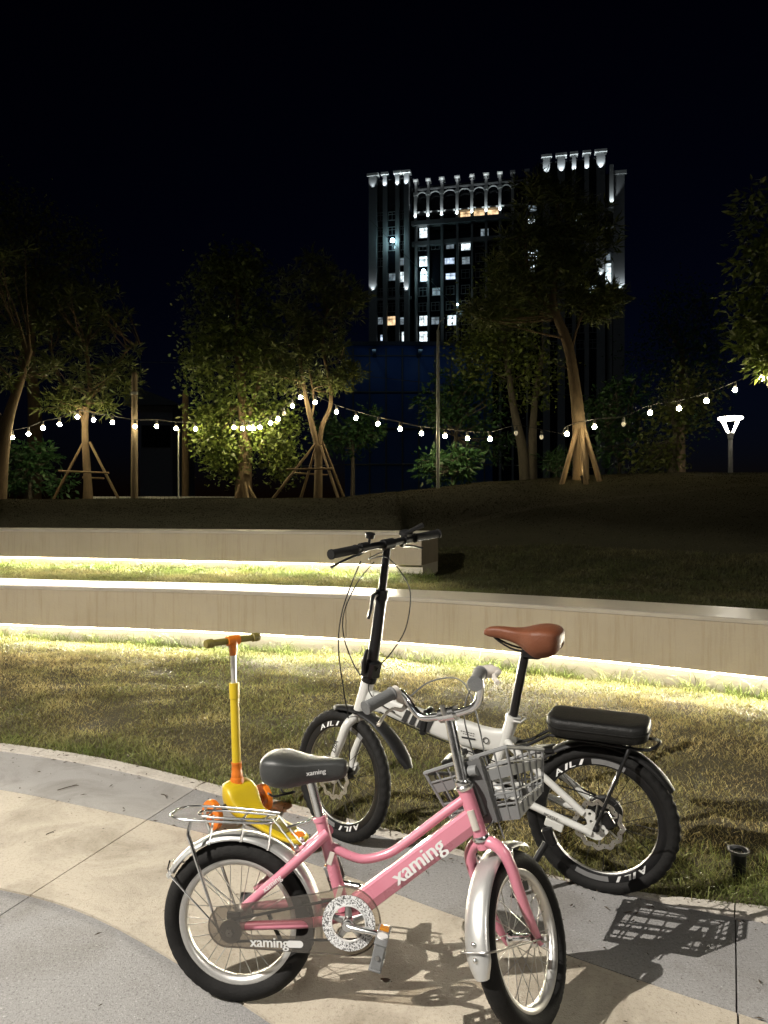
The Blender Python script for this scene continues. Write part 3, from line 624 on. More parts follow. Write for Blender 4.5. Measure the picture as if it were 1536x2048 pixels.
rod(PB, 'kickstand', 'black_metal', [(.06, .07, .19), (.09, .10, .10), (.12, .155, .012)], .006, 8)
# fork and front end (turned)
for s in (-1, 1):
    rod(PB, 'fork_leg', 'pink_paint', [(0, s*.004, -.138), (.0, s*.026, -.142), (.0, s*.048, -.165), (.002, s*.056, -.205), (.006, s*.054, -.28), (.020, s*.050, -.36), (rake, s*.048, -ss-.012)], [.014, .0155, .0155, .0145, .0135, .0115, .008], 12, SM, 5)
    MB(SM).lathe([(.002, -.01), (.0095, -.01), (.0095, .008), (.003, .014)], 6, 'y', (rake, s*.062, -ss)).build('axle_nut', 'steel', PB)
MB(SM).tube([(0, 0, -.118), (0, 0, -.152)], .0175, 16).build('fork_crown', 'pink_paint', PB)
MB(SM0).lathe([(.012, -.130), (.022, -.130), (.023, -.124), (.020, -.118), (.012, -.118)], 20).build('headset_cup', 'chrome', PB)
MB(SM0).lathe([(.012, .0), (.022, .0), (.0245, .004), (.0245, .009), (.021, .013), (.022, .018), (.020, .024), (.013, .027)], 20).build('headset_cup', 'chrome', PB)
MB(FWM).add(*(lambda m: (m.v, m.f))(fender_mesh(lambda t: .2265, 66, 191, .033))).build('front_fender', 'fender_silver', PB, True, 60)
cF = lambda a, R=.2265: (R*math.cos(R_(a)), R*math.sin(R_(a)))
for a in (172, 180): MB(FWM).sphere((cF(a, .229)[0], 0, cF(a, .229)[1]), .0065, 10, 6).build('bolt', 'chrome', PB)
x_, z_ = cF(176, .234)
rod(PB, 'fender_stay', 'steel', [(0, -.058, 0), (x_+.05, -.046, z_*.8), (x_+.004, -.036, z_), (x_, 0, z_), (x_+.004, .036, z_), (x_+.05, .046, z_*.8), (0, .058, 0)], .0024, 8, FWM, 4)
MB(FWM).box((.152*math.cos(R_(70)), .0, .152*math.sin(R_(70))-.03), (.03, .012, .022)).build('valve', 'black_plastic', PB)
rod(PB, 'brake_arm', 'chrome', [(.018, -.03, -.15), (.03, -.052, -.175), (.028, -.046, -.205)], [.005, .006, .005], 8, SM, 3)
rod(PB, 'brake_arm', 'chrome', [(.018, .03, -.15), (.03, .052, -.175), (.028, .046, -.205)], [.005, .006, .005], 8, SM, 3)
MB(SM).box((.028, -.038, -.208), (.026, .012, .014), None, .003).build('brake_pad', 'black_plastic', PB)
rod(PB, 'stem', 'chrome', [(0, 0, .02), (.034, 0, .176)], [.0145, .0135], 18, SM)
MB(SM).tube([(.034, -.024, .184), (.034, .024, .184)], .019, 18).build('stem_clamp', 'chrome', PB)
MB(SM).lathe([(.002, -.012), (.007, -.012), (.007, .012), (.003, .015)], 6, 'z', (.018, 0, .20)).build('bolt', 'steel', PB)
HB = [(.034, .0, .184), (.034, .045, .184), (.036, .085, .192), (.040, .108, .220), (.040, .120, .252), (.032, .132, .270), (.010, .142, .272)]
hbp = catmull([(x, -y, z) for x, y, z in HB[::-1]]+HB[1:], 6)
MB(SM).tube(hbp, .0105, 14).build('handlebar', 'chrome', PB)
for s in (-1, 1):
    g0, g1 = V(.018, s*.139, .272), V(-.075, s*.170, .266)
    d_ = (g1-g0)
    MB(SM).tube([g0, g0+d_*.04, g0+d_*.06, g0+d_*.94, g0+d_*.95, g1], [.019, .019, .0165, .0165, .0195, .0185], 18).build('grip', 'grey_grip', PB)
    b0 = g0-d_*.10
    MB(SM).tube([b0-d_*.06, b0+d_*.10], .0165, 14).build('lever_clamp', 'pearl_plastic', PB)
    if s > 0: body = [b0, b0-d_*.15+V(0, 0, -.022), b0-d_*.34+V(0, 0, -.042)]; blade = [b0-d_*.32+V(0, 0, -.040), b0-d_*.05+V(0, 0, -.052), b0+d_*.25+V(0, 0, -.037), b0+d_*.55+V(0, 0, -.040), b0+d_*.88+V(0, 0, -.057)]
    else: o2 = V(.004, -.044, -.012); body = [b0, b0+V(.019, -.018, -.006), b0+V(.032, -.030, -.016)]; blade = [b0+V(.030, -.030, -.016), b0+o2+V(.004, 0, 0), b0+o2*.85+d_*.25, b0+o2+d_*.6, b0+o2*1.2+d_*.92]
    rod(PB, 'lever_body', 'pearl_plastic', body, [.015, .0175, .013], 10, SM)
    rod(PB, 'brake_lever', 'pearl_plastic', blade, [.010, .0085, .0062, .0055, .0065], 8, SM, 5, flat=.7)
rod(PB, 'brake_cable', 'dark_grey_plastic', [(.05, -.13, .25), (.085, -.10, .245), (.09, -.05, .22), (.08, -.02, .17), (.06, -.02, .10), (.05, -.03, -.05), (.04, -.04, -.15)], .0022, 6, SM, 8)
rod(PB, 'brake_cable', 'dark_grey_plastic', [(.06, .13, .24), (.10, .07, .265), (.115, -.01, .255), (.09, -.05, .20), (.07, -.045, .05), (.045, -.04, -.08), (.0, .0, -.12)], .0022, 6, SM, 8)
# basket
bk = link('basket', None, PB); bk.matrix_local = SM
def bq(l, h, u):   # l -1..1 across (left positive), h 0..1 up, u 0..1 forward -> steering frame
    hw = .098+.034*h; dep = .155+.03*h
    w = -.105+h*(.165-.075*u); return V(.048+u*dep-.012*h, l*hw, w-.13*l*hw*h)
bars = MB()
def bbar(pts, r=.0034): bars.tube([bq(*p) for p in pts], r, 6)
H_ = [0, .2, .42, .58, .80, 1.0]
for h in (1.0, .8): 
    bars.tube([bq(l, h, u) for l, u in ((-1, 0), (-.5, 0), (0, 0), (.5, 0), (1, 0), (1, .5), (1, 1), (.5, 1), (0, 1), (-.5, 1), (-1, 1), (-1, .5))], .0055 if h == 1 else .003, 6, True)
bars.build('rim_bar', 'grey_plastic', bk)
bars = MB()
for h in (.22, .38): bars.tube([bq(l, h, u) for l, u in ((-1, 0), (0, 0), (1, 0), (1, .5), (1, 1), (0, 1), (-1, 1), (-1, .5))], .0028, 6, True)
for l in np.linspace(-1, 1, 8):
    for u in (0, 1): bbar([(l, .02, u), (l, 1, u)], .0042 if abs(l) == 1 else .0028)
for u in np.linspace(0, 1, 6)[1:-1]:
    for l in (-1, 1): bbar([(l, .02, u), (l, 1, u)], .0028)
for l in np.linspace(-.8, .8, 5): bbar([(l, .01, 0), (l, .01, 1)], .0028)
for u in (.25, .5, .75): bbar([(-1, .01, u), (1, .01, u)], .0028)
bars.build('lattice', 'grey_plastic', bk)
def band(h0, h1, mat, nm):
    loop = [(-1, 0), (-.5, 0), (0, 0), (.5, 0), (1, 0), (1, .33), (1, .67), (1, 1), (.5, 1), (0, 1), (-.5, 1), (-1, 1), (-1, .67), (-1, .33)]
    vs = [bq(l, h, u) for h in (h0, h1) for l, u in loop]; n = len(loop); o = MB()
    ctr = bq(0, h0, .5)
    ins = [p+(V(ctr.x, ctr.y, p.z)-p).normalized()*.004 for p in vs]
    fs = [(i, (i+1) % n, n+(i+1) % n, n+i) for i in range(n)]; fs += [(2*n+a, 2*n+b, 2*n+c, 2*n+d) for a, b, c, d in fs]
    fs += [(i, (i+1) % n, 2*n+(i+1) % n, 2*n+i) for i in range(n)]+[(n+i, n+(i+1) % n, 3*n+(i+1) % n, 3*n+i) for i in range(n)]
    o.add(vs+ins, fs).build(nm, mat, bk, False)
band(.60, .76, 'grey_plastic', 'basket_band'); band(-.02, .17, 'grey_plastic', 'basket_band')
A = SM.to_3x3()
MB().add([bq(l, h, -.02)+V(o, 0, 0) for o in (0, -.012) for l, h in ((-.42, .0), (.10, .0), (.02, .98), (-.42, .98))], [(0, 1, 2, 3), (7, 6, 5, 4), (0, 4, 5, 1), (1, 5, 6, 2), (2, 6, 7, 3), (3, 7, 4, 0)]).build('mount_plate', 'dark_grey_plastic', bk, False)
MB().tube([(.022, -.016, .035), (.022, -.040, .035)], .014, 16).build('mount_knob', 'grey_plastic', bk)
MB().box((.030, -.004, -.03), (.012, .03, .11), None, .004).build('mount_block', 'dark_grey_plastic', bk)

# ------------------------------------------------------------------ white folding bicycle
WB = thing('bicycle', 'white folding bicycle with brown saddle and black rear cushion', 'bicycle', pose(.7335, 2.4998, 155.1, 3))
RB = .25
knob = lambda k, j, p: 1.0 if ((k//2+j//2) % 2 == 0) else -.3
WST = -19; WP0 = (.859, 0, .634); WT = 17.5
SW = steer_matrix(WP0, WT, WST); SW0 = steer_matrix(WP0, WT, 0); TW = SW @ SW0.inverted()
rk = .004; sw = (.634-RB+rk*math.sin(R_(WT)))/math.cos(R_(WT)); hb0 = SW0 @ V(rk, 0, -sw); FW = TW @ Matrix.Translation(hb0)
wm = ('rubber', 'black_metal', 'black_metal', 'black_metal')
w1 = add_wheel(WB, Matrix.Translation((0, 0, RB)), RB, .0225, .212, .183, .026, wm, 24, knob, 180, .0026, .085, .026)
w2 = add_wheel(WB, FW, RB, .0225, .212, .183, .026, wm, 24, knob, 180, .0026, .075, .024)
for w_, sets in ((w1, (47, 227)), (w2, (58, 240))):
    MB().lathe([(.1822, -.005), (.1842, -.0072), (.1842, .0072), (.1822, .005)], 72, 'y').build('rim_edge', 'steel', w_)
    for s0 in sets:
        mb = MB()
        for i, ch in enumerate('AILI'):   # read from the left side of the bicycle (+y), running round the rim
            a = R_(s0)+[ .0, .17, .29, .45][i]*1.0
            rad = V(math.cos(a), 0, math.sin(a)); tan = V(math.sin(a)*-1, 0, math.cos(a))
            text(mb, ch, rad*.199+V(0, .0143, 0), tan, rad, {'A': .030, 'I': .0075, 'L': .02}[ch], .0012, .25, .018)
        mb.build('lettering', 'white_print', w_, False)
        mb = MB(); n = 10
        P = [(r_*math.cos(R_(s0)+.62+.55*i/n), .0139, r_*math.sin(R_(s0)+.62+.55*i/n)) for i in range(n+1) for r_ in (.190, .208)]
        mb.add(P, [(2*i, 2*i+1, 2*i+3, 2*i+2) for i in range(n)]).build('rim_stripe', 'grey_print', w_, False)
def rotor(w_, y):
    outl = [((.082+.004*math.cos(12*t))*math.cos(t), (.082+.004*math.cos(12*t))*math.sin(t)) for t in np.linspace(0, 2*np.pi, 145)[:-1]]
    inn = [((.066+.003*math.cos(12*t))*math.cos(t), (.066+.003*math.cos(12*t))*math.sin(t)) for t in np.linspace(0, 2*np.pi, 145)[:-1]]
    holes = [[(.074*math.cos(t)+.0028*math.cos(b), .074*math.sin(t)+.0028*math.sin(b)) for b in np.linspace(0, 2*np.pi, 7)[:-1]] for t in np.linspace(0, 2*np.pi, 25)[:-1]]
    d = poly_curve(outl, [inn]+holes, .0018, Matrix.Translation((0, y, 0)), 'disc_rotor', 'steel', w_)
    mb = MB()
    for k in range(6):
        a = k*math.pi/3; mb.tube([(.02*math.cos(a), y, .02*math.sin(a)), (.068*math.cos(a+.5), y, .068*math.sin(a+.5))], .0032, 6)
    mb.lathe([(.01, -.002), (.024, -.002), (.024, .002), (.01, .002)], 24, 'y', (0, y, 0)); mb.build('rotor_spider', 'steel', w_)
rotor(w1, .050); rotor(w2, .047)
mb = MB()
for i, r_ in enumerate((.052, .046, .040, .034, .028)): mb.lathe([(.012, -.002), (r_, -.002), (r_, .002), (.012, .002)], 30, 'y', (0, -.046-.006*i+.0, 0))
mb.build('cassette', 'black_metal', w1)
MB().lathe([(.015, -.012), (.05, -.012), (.056, -.006), (.056, .006), (.05, .012), (.015, .012)], 30, 'y', (-.012, -.034, .012)).build('spoke_guard', 'black_plastic', w1)
# frame
rod(WB, 'head_tube', 'white_paint', [(.856, 0, .644), (.905, 0, .498)], [.026, .025], 18)
beam = [(.866, .530, .606, .020), (.80, .515, .590, .021), (.72, .496, .568, .023), (.64, .474, .548, .024), (.56, .452, .536, .025), (.48, .436, .528, .026), (.41, .432, .514, .024), (.36, .430, .510, .021), (.325, .430, .515, .019)]
rs = []
for x, zb_, zt_, hw in [tuple(p) for p in np.array(beam)]:
    zc, hh_ = (zb_+zt_)/2, (zt_-zb_)/2
    rs.append([(x, hw*math.copysign(abs(math.cos(a))**.55, math.cos(a)), zc+hh_*math.copysign(abs(math.sin(a))**.55, math.sin(a))) for a in np.linspace(0, 2*np.pi, 21)[:-1]])
bm_ = MB().rings(rs).build('main_beam', 'white_paint', WB, True, 50)
MB().box((.622, 0, .508), (.026, .062, .098), Matrix.Rotation(R_(-14), 3, 'Y'), .006).build('fold_hinge', 'black_metal', WB)
mb = MB()
for k, (x_, z_, w_, h_) in enumerate([(.478-.009*i, .497-.0009*i, .006, .0028) for i in range(6)]+[(.47-.009*i, .488-.0009*i, .006, .0028) for i in range(5)]+[(.452, .4735, .052, .0065)]):   # rows of print too small to read, and the dark bar below
    mb.add([(x_+w_/2, .0268, z_-h_/2+.0004*w_*500*.1), (x_-w_/2, .0268, z_-h_/2-.0004*w_*500*.1), (x_-w_/2, .0268, z_+h_/2-.0004*w_*500*.1), (x_+w_/2, .0268, z_+h_/2+.0004*w_*500*.1)], [(0, 1, 2, 3)])
tag(mb.build('small_print', 'black_print', WB, False), kind='stuff'); MB().lathe([(.0085, .0), (.0115, .0), (.0115, .001), (.0085, .001)], 24, 'y', (.388, .0255, .474)).build('emblem', 'black_print', WB, False)
mb = MB()
for k in range(4): mb.add([(x+.0, .0256, z) for x, z in ((.715-.03*k, .505-.008*k), (.695-.03*k, .500-.008*k), (.672-.03*k, .545-.008*k), (.692-.03*k, .550-.008*k))], [(0, 1, 2, 3)])
mb.build('decal', 'black_print', WB, False)
rod(WB, 'seat_tube', 'white_paint', [(.297, 0, .556), (.392, 0, .285)], [.0225, .0205], 18)
MB().tube([(.2985, 0, .551), (.293, 0, .567)], .0265, 18).build('seat_collar', 'white_paint', WB)
rod(WB, 'quick_release', 'steel', [(.285, .025, .556), (.262, .03, .556), (.248, .012, .566)], [.007, .006, .005], 8)
rod(WB, 'strut', 'white_paint', [(.475, 0, .44), (.405, 0, .31)], .016, 14)
MB().tube([(.395, -.04, .325), (.395, .04, .325)], .024, 18).build('bottom_bracket', 'white_paint', WB)
for s in (-1, 1):
    rod(WB, 'seat_stay', 'white_paint', [(.315, s*.012, .475), (.26, s*.045, .445), (.044, s*.062, .286)], [.0135, .0125, .012], 12, sm=4)
    rod(WB, 'chain_stay', 'white_paint', [(.385, s*.03, .325), (.28, s*.05, .297), (.018, s*.062, .224)], [.014, .013, .0125], 12, sm=4)
pl = [(x-.012, z+.029) for x, z in [(.066, .262), (.050, .272), (.033, .272), (.018, .262), (.020, .244), (.002, .232), (-.018, .226), (-.022, .208), (-.012, .196), (.000, .180), (.018, .176), (.046, .184), (.066, .196), (.060, .212), (.044, .222), (.048, .240)]]
for s in (-1, 1): poly_curve(pl, [arc(.024, .289, .006, 0, 330, 10), arc(-.018, .241, .005, 0, 330, 10), arc(.020, .265, .005, 0, 330, 8)], .008, Matrix.Translation((0, s*.062, 0)), 'dropout', 'white_paint', WB)
mb = MB(); text(mb, 'BICYCLE', (.150, .0758, .2625), (-1, 0, -.28), (-.28, 0, 1), .048, .0004); mb.build('lettering', 'black_print', WB, False)
MB().lathe([(.002, -.012), (.010, -.012), (.010, .012), (.002, .016)], 10, 'y', (0, .074, RB)).build('axle_nut', 'black_metal', WB)
MB().box((-.03, .058, .275), (.035, .022, .055), Matrix.Rotation(R_(30), 3, 'Y'), .005).build('brake_caliper', 'black_metal', WB)
# kickstand
MB().box((.142, .066, .232), (.062, .014, .026), Matrix.Rotation(R_(-16), 3, 'Y'), .002).build('kickstand_bracket', 'white_paint', WB)
MB().box((.154, .080, .196), (.036, .026, .062), Matrix.Rotation(R_(24), 3, 'Y'), .006).build('kickstand_joint', 'black_metal', WB)
rod(WB, 'kickstand', 'black_metal', [(.166, .082, .172), (.215, .125, .085), (.268, .168, -.006)], [.012, .011, .009], 12)
# drivetrain on the far side
mb = MB(); mb.lathe([(.080, -.003), (.097, -.003), (.097, .003), (.080, .003)], 44, 'y', (.395, -.058, .325))
for k in range(5):
    a = 2*math.pi*k/5; mb.tube([(.395, -.058, .325), (.395+.085*math.cos(a), -.058, .325+.085*math.sin(a))], [.012, .008], 8)
mb.build('chainring', 'black_metal', WB)
rod(WB, 'crank', 'black_metal', [(.395, -.07, .325), (.31, -.08, .205)], [.011, .009], 10); rod(WB, 'crank', 'black_metal', [(.395, .05, .325), (.395, .065, .325), (.47, .075, .43)], [.011, .011, .009], 10)
MB().box((.305, -.125, .20), (.075, .085, .022), None, .004).build('pedal', 'black_plastic', WB); MB().box((.472, .118, .434), (.075, .085, .022), Matrix.Rotation(R_(25), 3, 'Y'), .004).build('pedal', 'black_plastic', WB)
MB().tube([(x, -.056, z) for x, z in arc(.395, .325, .097, 90, -90, 16)+arc(0, RB, .045, 270, 90, 10)], .0035, 5, True).build('chain', 'black_metal', WB)
rod(WB, 'gear_cable', 'black_plastic', [(.80, .03, .53), (.62, .034, .475), (.45, .034, .43), (.33, .034, .40), (.2, .04, .37), (.02, .05, .345), (-.06, .05, .31), (-.05, .05, .25), (-.01, .05, .24)], .0024, 6, sm=6)
# saddle
rod(WB, 'seat_post', 'black_metal', [(.300, 0, .545), (.247, 0, .80)], .0158, 18)
sec = [(.118, .010, .866, .850, .008), (.122, .045, .878, .822, .016), (.140, .072, .889, .796, .020), (.170, .081, .893, .783, .020), (.205, .080, .890, .780, .018), (.235, .064, .883, .796, .014), (.262, .045, .878, .815, .012), (.295, .031, .877, .828, .012), (.335, .024, .879, .836, .011), (.372, .020, .876, .840, .011), (.392, .012, .866, .846, .008), (.397, .004, .857, .852, .004)]
loft_saddle(smooth_secs(sec, 4)).build('saddle', 'brown_leather', WB, True, 70)
MB().box((.225, 0, .792), (.07, .05, .03), None, .006).build('saddle_clamp', 'black_metal', WB)
rod(WB, 'saddle_rail', 'black_metal', [(.13, -.03, .845), (.16, -.03, .81), (.28, -.02, .805), (.36, 0, .84), (.28, .02, .805), (.16, .03, .81), (.13, .03, .845)], .0035, 6, sm=5)
# rear fender, rack, cushion
MB(Matrix.Translation((0, 0, RB))).add(*(lambda m: (m.v, m.f))(fender_mesh(lambda t: .272-.004*t, 38, 150, .034))).build('rear_fender', 'black_plastic', WB, True, 60)
MB().box((.19, .0, .462), (.085, .075, .010), Matrix.Rotation(R_(10), 3, 'Y'), .003).build('fender_bracket', 'black_plastic', WB)
zr = .528
rod(WB, 'rack_rail', 'black_metal', [(.16, .04, zr), (-.12, .056, zr-.005), (-.17, .045, zr), (-.188, 0, zr+.006), (-.17, -.045, zr), (-.12, -.056, zr-.005), (.16, -.04, zr)], .0055, 8, sm=6)
for s in (-1, 1):
    rod(WB, 'rack_strut', 'black_metal', [(.16, s*.04, zr), (.24, s*.03, .478), (.295, s*.024, .462)], .0055, 8)
    rod(WB, 'rack_stay', 'black_metal', [(-.10, s*.056, zr-.005), (-.092, s*.066, .50), (.010, s*.074, .238)], [.0065, .006, .0055], 8)
n = 28; rs = []
def rrect(hx, hy, rc, n4=7):
    return [(sx*(hx-rc)+rc*math.cos(a), sy*(hy-rc)+rc*math.sin(a)) for sx, sy, a0 in ((1, 1, 0), (-1, 1, 90), (-1, -1, 180), (1, -1, 270)) for a in [R_(a0+90*i/n4) for i in range(n4+1)]]
for z, g in ((.528, -.010), (.531, -.002), (.545, .0), (.556, .001), (.5575, -.002), (.559, .0015), (.572, .001), (.581, -.002), (.586, -.008), (.5885, -.02), (.589, -.05)):
    rs.append([(x+.004, y, z+.006+.012*(abs(x)/.16)**2) for x, y in rrect(.162+g, .086+g, .050+g*.5)])
MB().rings(rs).build('rear_cushion', 'black_leather', WB, True, 60)
MB().tube([(x+.004, y, .5635+.012*(abs(x)/.16)**2) for x, y in rrect(.1645, .0885, .051)], .0022, 6, True).build('cushion_piping', 'black_leather', WB)
# fork and front end
for s in (-1, 1):
    rod(WB, 'fork_leg', 'white_paint', [(0, s*.006, -.150), (.002, s*.032, -.160), (.004, s*.052, -.185), (.008, s*.056, -.25), (.020, s*.056, -.34), (rk, s*.056, -sw)], [.017, .018, .0175, .0165, .015, .0125], 14, SW, 5)
    pt = [(rk+.0, -sw-.016), (rk-.018, -sw-.004), (rk-.03, -sw+.03), (rk-.012, -sw+.05), (rk+.01, -sw+.02)]
    poly_curve(pt, [], .008, SW @ Matrix.Translation((0, s*.056, 0)), 'dropout', 'white_paint', WB)
mb = MB(SW); text(mb, 'AILI', (.016, .0735, -.27), (.06, 0, -1), (1, 0, .06), .05, .0008); mb.build('lettering', 'black_print', WB, False)
MB(SW).tube([(0, 0, -.135), (0, 0, -.170)], .024, 16).build('fork_crown', 'white_paint', WB)
MB(SW).box((-.012, .050, -sw+.05), (.04, .026, .07), None, .006).build('brake_caliper', 'black_metal', WB)
MB(FW).add(*(lambda m: (m.v, m.f))(fender_mesh(lambda t: .268+.10*t**1.6, 80, 163, .036))).build('front_fender', 'black_plastic', WB, True, 60)
MB(SW).lathe([(.01, .0), (.029, .0), (.030, .012), (.028, .030), (.01, .032)], 18).build('headset', 'black_metal', WB)
stp = lambda t: V(.085*t**1.2, 0, .02+t*.505)
MB(SW).box(stp(.06), (.060, .062, .075), Matrix.Rotation(R_(6), 3, 'Y'), .01).build('stem_hinge', 'black_metal', WB)
rod(WB, 'hinge_lever', 'black_metal', [stp(.04)+V(.0, .036, 0), stp(.12)+V(0, .048, 0), stp(.22)+V(0, .040, 0)], [.010, .011, .006], 8, SW)
rod(WB, 'stem_post', 'black_metal', [stp(.0), stp(.3), stp(.62)], [.0235, .0225, .0215], 18, SW)
MB(SW).tube([stp(.585), stp(.66)], .0265, 16).build('stem_collar', 'black_metal', WB)
rod(WB, 'collar_lever', 'black_metal', [stp(.63)+V(0, .028, 0), stp(.63)+V(-.01, .055, -.004), stp(.54)+V(-.016, .066, 0), stp(.46)+V(-.012, .070, 0)], [.010, .011, .007, .006], 8, SW)
rod(WB, 'upper_post', 'black_metal', [stp(.6), stp(1.0)], .0155, 18, SW)
ht = stp(1.0)
SWH = SW @ Matrix.Translation(ht) @ Matrix.Rotation(R_(-9.5), 4, 'X') @ Matrix.Translation(-ht)
rod(WB, 'handlebar', 'black_metal', [ht+V(-.018, -.255, .012), ht+V(0, -.10, .004), ht, ht+V(0, .10, .004), ht+V(-.018, .29, .012)], [.011, .0125, .0155, .0125, .011], 14, SWH, 5)
MB(SWH).tube([ht+V(0, -.025, 0), ht+V(0, .025, 0)], .021, 16).build('handlebar_clamp', 'black_metal', WB)
for s in (-1, 1):
    e0 = .0 if s > 0 else -.036; g0 = ht+V(-.009, s*(.172+e0), .008); g1 = ht+V(-.020, s*(.302+e0), .013); d_ = g1-g0
    MB(SWH).tube([g0, g0+d_*.05, g0+d_*.08, g0+d_*.93, g0+d_*.95, g1], [.0185, .0185, .0165, .0165, .019, .018], 18).build('grip', 'rubber', WB)
    b0 = ht+V(0, s*(.125+e0*.6), .006)
    MB(SWH).tube([b0+V(0, -.018, 0), b0+V(0, .018, 0)], .018, 14).build('lever_clamp', 'black_metal', WB)
    rod(WB, 'brake_lever', 'black_metal', [b0+V(.004, -s*.02, -.010), b0+V(.020, 0, -.034), b0+V(.024, s*.03, -.042), b0+V(.024, s*.08, -.052), b0+V(.024, s*.125, -.066)], [.011, .012, .008, .007, .008], 8, SWH, 4, flat=.6)
MB(SWH).tube([ht+V(.0, .10, .02), ht+V(.0, .10, .036), ht+V(0, .10, .040), ht+V(0, .10, .056), ht+V(0, .10, .060)], [.006, .006, .017, .019, .010], 16).build('bell', 'black_metal', WB)
MB(SWH).box(ht+V(.01, -.105, .024), (.045, .05, .026), None, .008).build('gear_shifter', 'black_plastic', WB)
rod(WB, 'shift_lever', 'black_plastic', [ht+V(0, -.09, .03), ht+V(-.01, -.12, .045), ht+V(-.02, -.16, .062)], [.008, .008, .011], 8, SWH)
inv = WB.matrix_world.inverted()
def cable(px, r, nm='brake_cable'):
    rod(WB, nm, 'black_plastic', [inv @ at(u, v, Y) for u, v, Y in px], r, 6, None, 8)
cable([(722, 1122, 2.66), (706, 1160, 2.66), (684, 1225, 2.66), (677, 1295, 2.68), (688, 1385, 2.76), (697, 1440, 2.83), (699, 1520, 2.86)], .0024)
cable([(748, 1124, 2.70), (715, 1165, 2.66), (688, 1225, 2.66), (688, 1275, 2.68), (706, 1325, 2.74), (720, 1350, 2.80)], .0024)
cable([(790, 1095, 2.95), (755, 1108, 2.86), (738, 1118, 2.74), (772, 1114, 2.62), (806, 1150, 2.62), (821, 1190, 2.66), (812, 1255, 2.72), (785, 1302, 2.76), (757, 1335, 2.80), (737, 1372, 2.80), (752, 1402, 2.78), (790, 1425, 2.74)], .0024)

# ------------------------------------------------------------------ kick scooter
gA, gB = gnd(425, 1659), gnd(527, 1624)
c0 = V((gA[0]+gB[0])/2, (gA[1]+gB[1])/2, 0); hd = math.degrees(math.atan2(gB[0]-gA[0], -(gB[1]-gA[1])))
ax_ = V(gB[0]-gA[0], gB[1]-gA[1], 0); fwd = V(-ax_.y, ax_.x, 0).normalized()   # points away from the camera, to the left
KS = thing('kick_scooter', 'yellow three wheeled kick scooter with orange front wheels', 'scooter', pose(c0.x, c0.y, math.degrees(math.atan2(fwd.y, fwd.x)), 0))
for s in (-1, 1):
    y = s*ax_.length/2; w_ = link('wheel', None, KS); w_.matrix_local = Matrix.Translation((0, y, .060)) @ Matrix.Rotation(R_(4*s), 4, 'Z')
    MB().lathe([(.026, -.013), (.050, -.013), (.058, -.010), (.060, 0), (.058, .010), (.050, .013), (.026, .013)], 40, 'y').build('tyre', 'orange_lens', w_)
    mb = MB()
    for k in range(6):
        a = k*math.pi/3; mb.tube([(.008*math.cos(a), 0, .008*math.sin(a)), (.03*math.cos(a), 0, .03*math.sin(a))], [.008, .006], 6)
    mb.lathe([(.004, -.015), (.012, -.015), (.012, .015), (.004, .015)], 14, 'y').build('wheel_hub', 'orange_plastic', w_)
    rod(KS, 'wheel_arm', 'black_plastic', [(-.01, s*.045, .085), (0, s*.085, .068), (0, y-s*.012, .060)], [.014, .012, .010], 10)
sec = [(.052, .010, .150, .070, .01), (.045, .048, .160, .056, .02), (.015, .066, .165, .046, .025), (-.03, .070, .150, .036, .03), (-.07, .062, .105, .032, .02), (-.11, .052, .078, .032, .008), (-.20, .054, .066, .034, .006), (-.30, .054, .062, .034, .006), (-.38, .048, .062, .036, .006), (-.43, .028, .068, .04, .006), (-.445, .008, .066, .045, .004)]
loft_saddle(smooth_secs(sec, 4), 24, 3).build('deck', 'yellow_plastic', KS, True, 60)
MB().box((-.25, 0, .0655), (.2, .07, .004), None, .001).build('deck_mat', 'olive_grip', KS)
MB().box((-.005, 0, .128), (.016, .014, .07), Matrix.Rotation(R_(-12), 3, 'Y'), .002).build('pivot_slot', 'orange_plastic', KS)
MB().lathe([(.014, -.014), (.036, -.014), (.040, 0), (.036, .014), (.014, .014)], 28, 'y', (-.40, 0, .040)).build('rear_wheel', 'orange_lens', KS)
lean = lambda z: V(.012+(z-.16)*.055, 0, z)
MB().tube([lean(.150), lean(.175), lean(.178), lean(.196), lean(.199), lean(.232), lean(.234), lean(.240)], [.030, .0265, .023, .023, .0215, .0205, .022, .0215], 20).build('pole_socket', 'orange_plastic', KS)
MB().tube([lean(.238), lean(.50), lean(.502), lean(.545), lean(.547), lean(.566)], [.0185, .0185, .021, .0215, .0215, .0215], 20).build('lower_pole', 'yellow_plastic', KS)
mb = MB()
for k in range(7):
    p = lean(.27+.045*k); mb.box(p+V(.0135, .0125, 0), (.005, .005, .007))
mb.build('pole_notches', 'black_plastic', KS)
MB().tube([lean(.56), lean(.70)], .0118, 16).build('upper_pole', 'alloy', KS)
MB().tube([lean(.680), lean(.70), lean(.735), lean(.750)], [.0155, .017, .021, .019], 18).build('handle_joint', 'orange_plastic', KS)
MB().tube([lean(.742)+V(0, -.028, 0), lean(.742)+V(0, .028, 0)], .0205, 16).build('handle_sleeve', 'orange_plastic', KS)
for s in (-1, 1):
    MB().tube([lean(.742)+V(0, s*a, .0) for a in (.026, .095, .098, .106, .109, .117, .120, .130)], [.0135, .0140, .0185, .0190, .0175, .0195, .0185, .0165], 18).build('grip', 'olive_grip', KS)

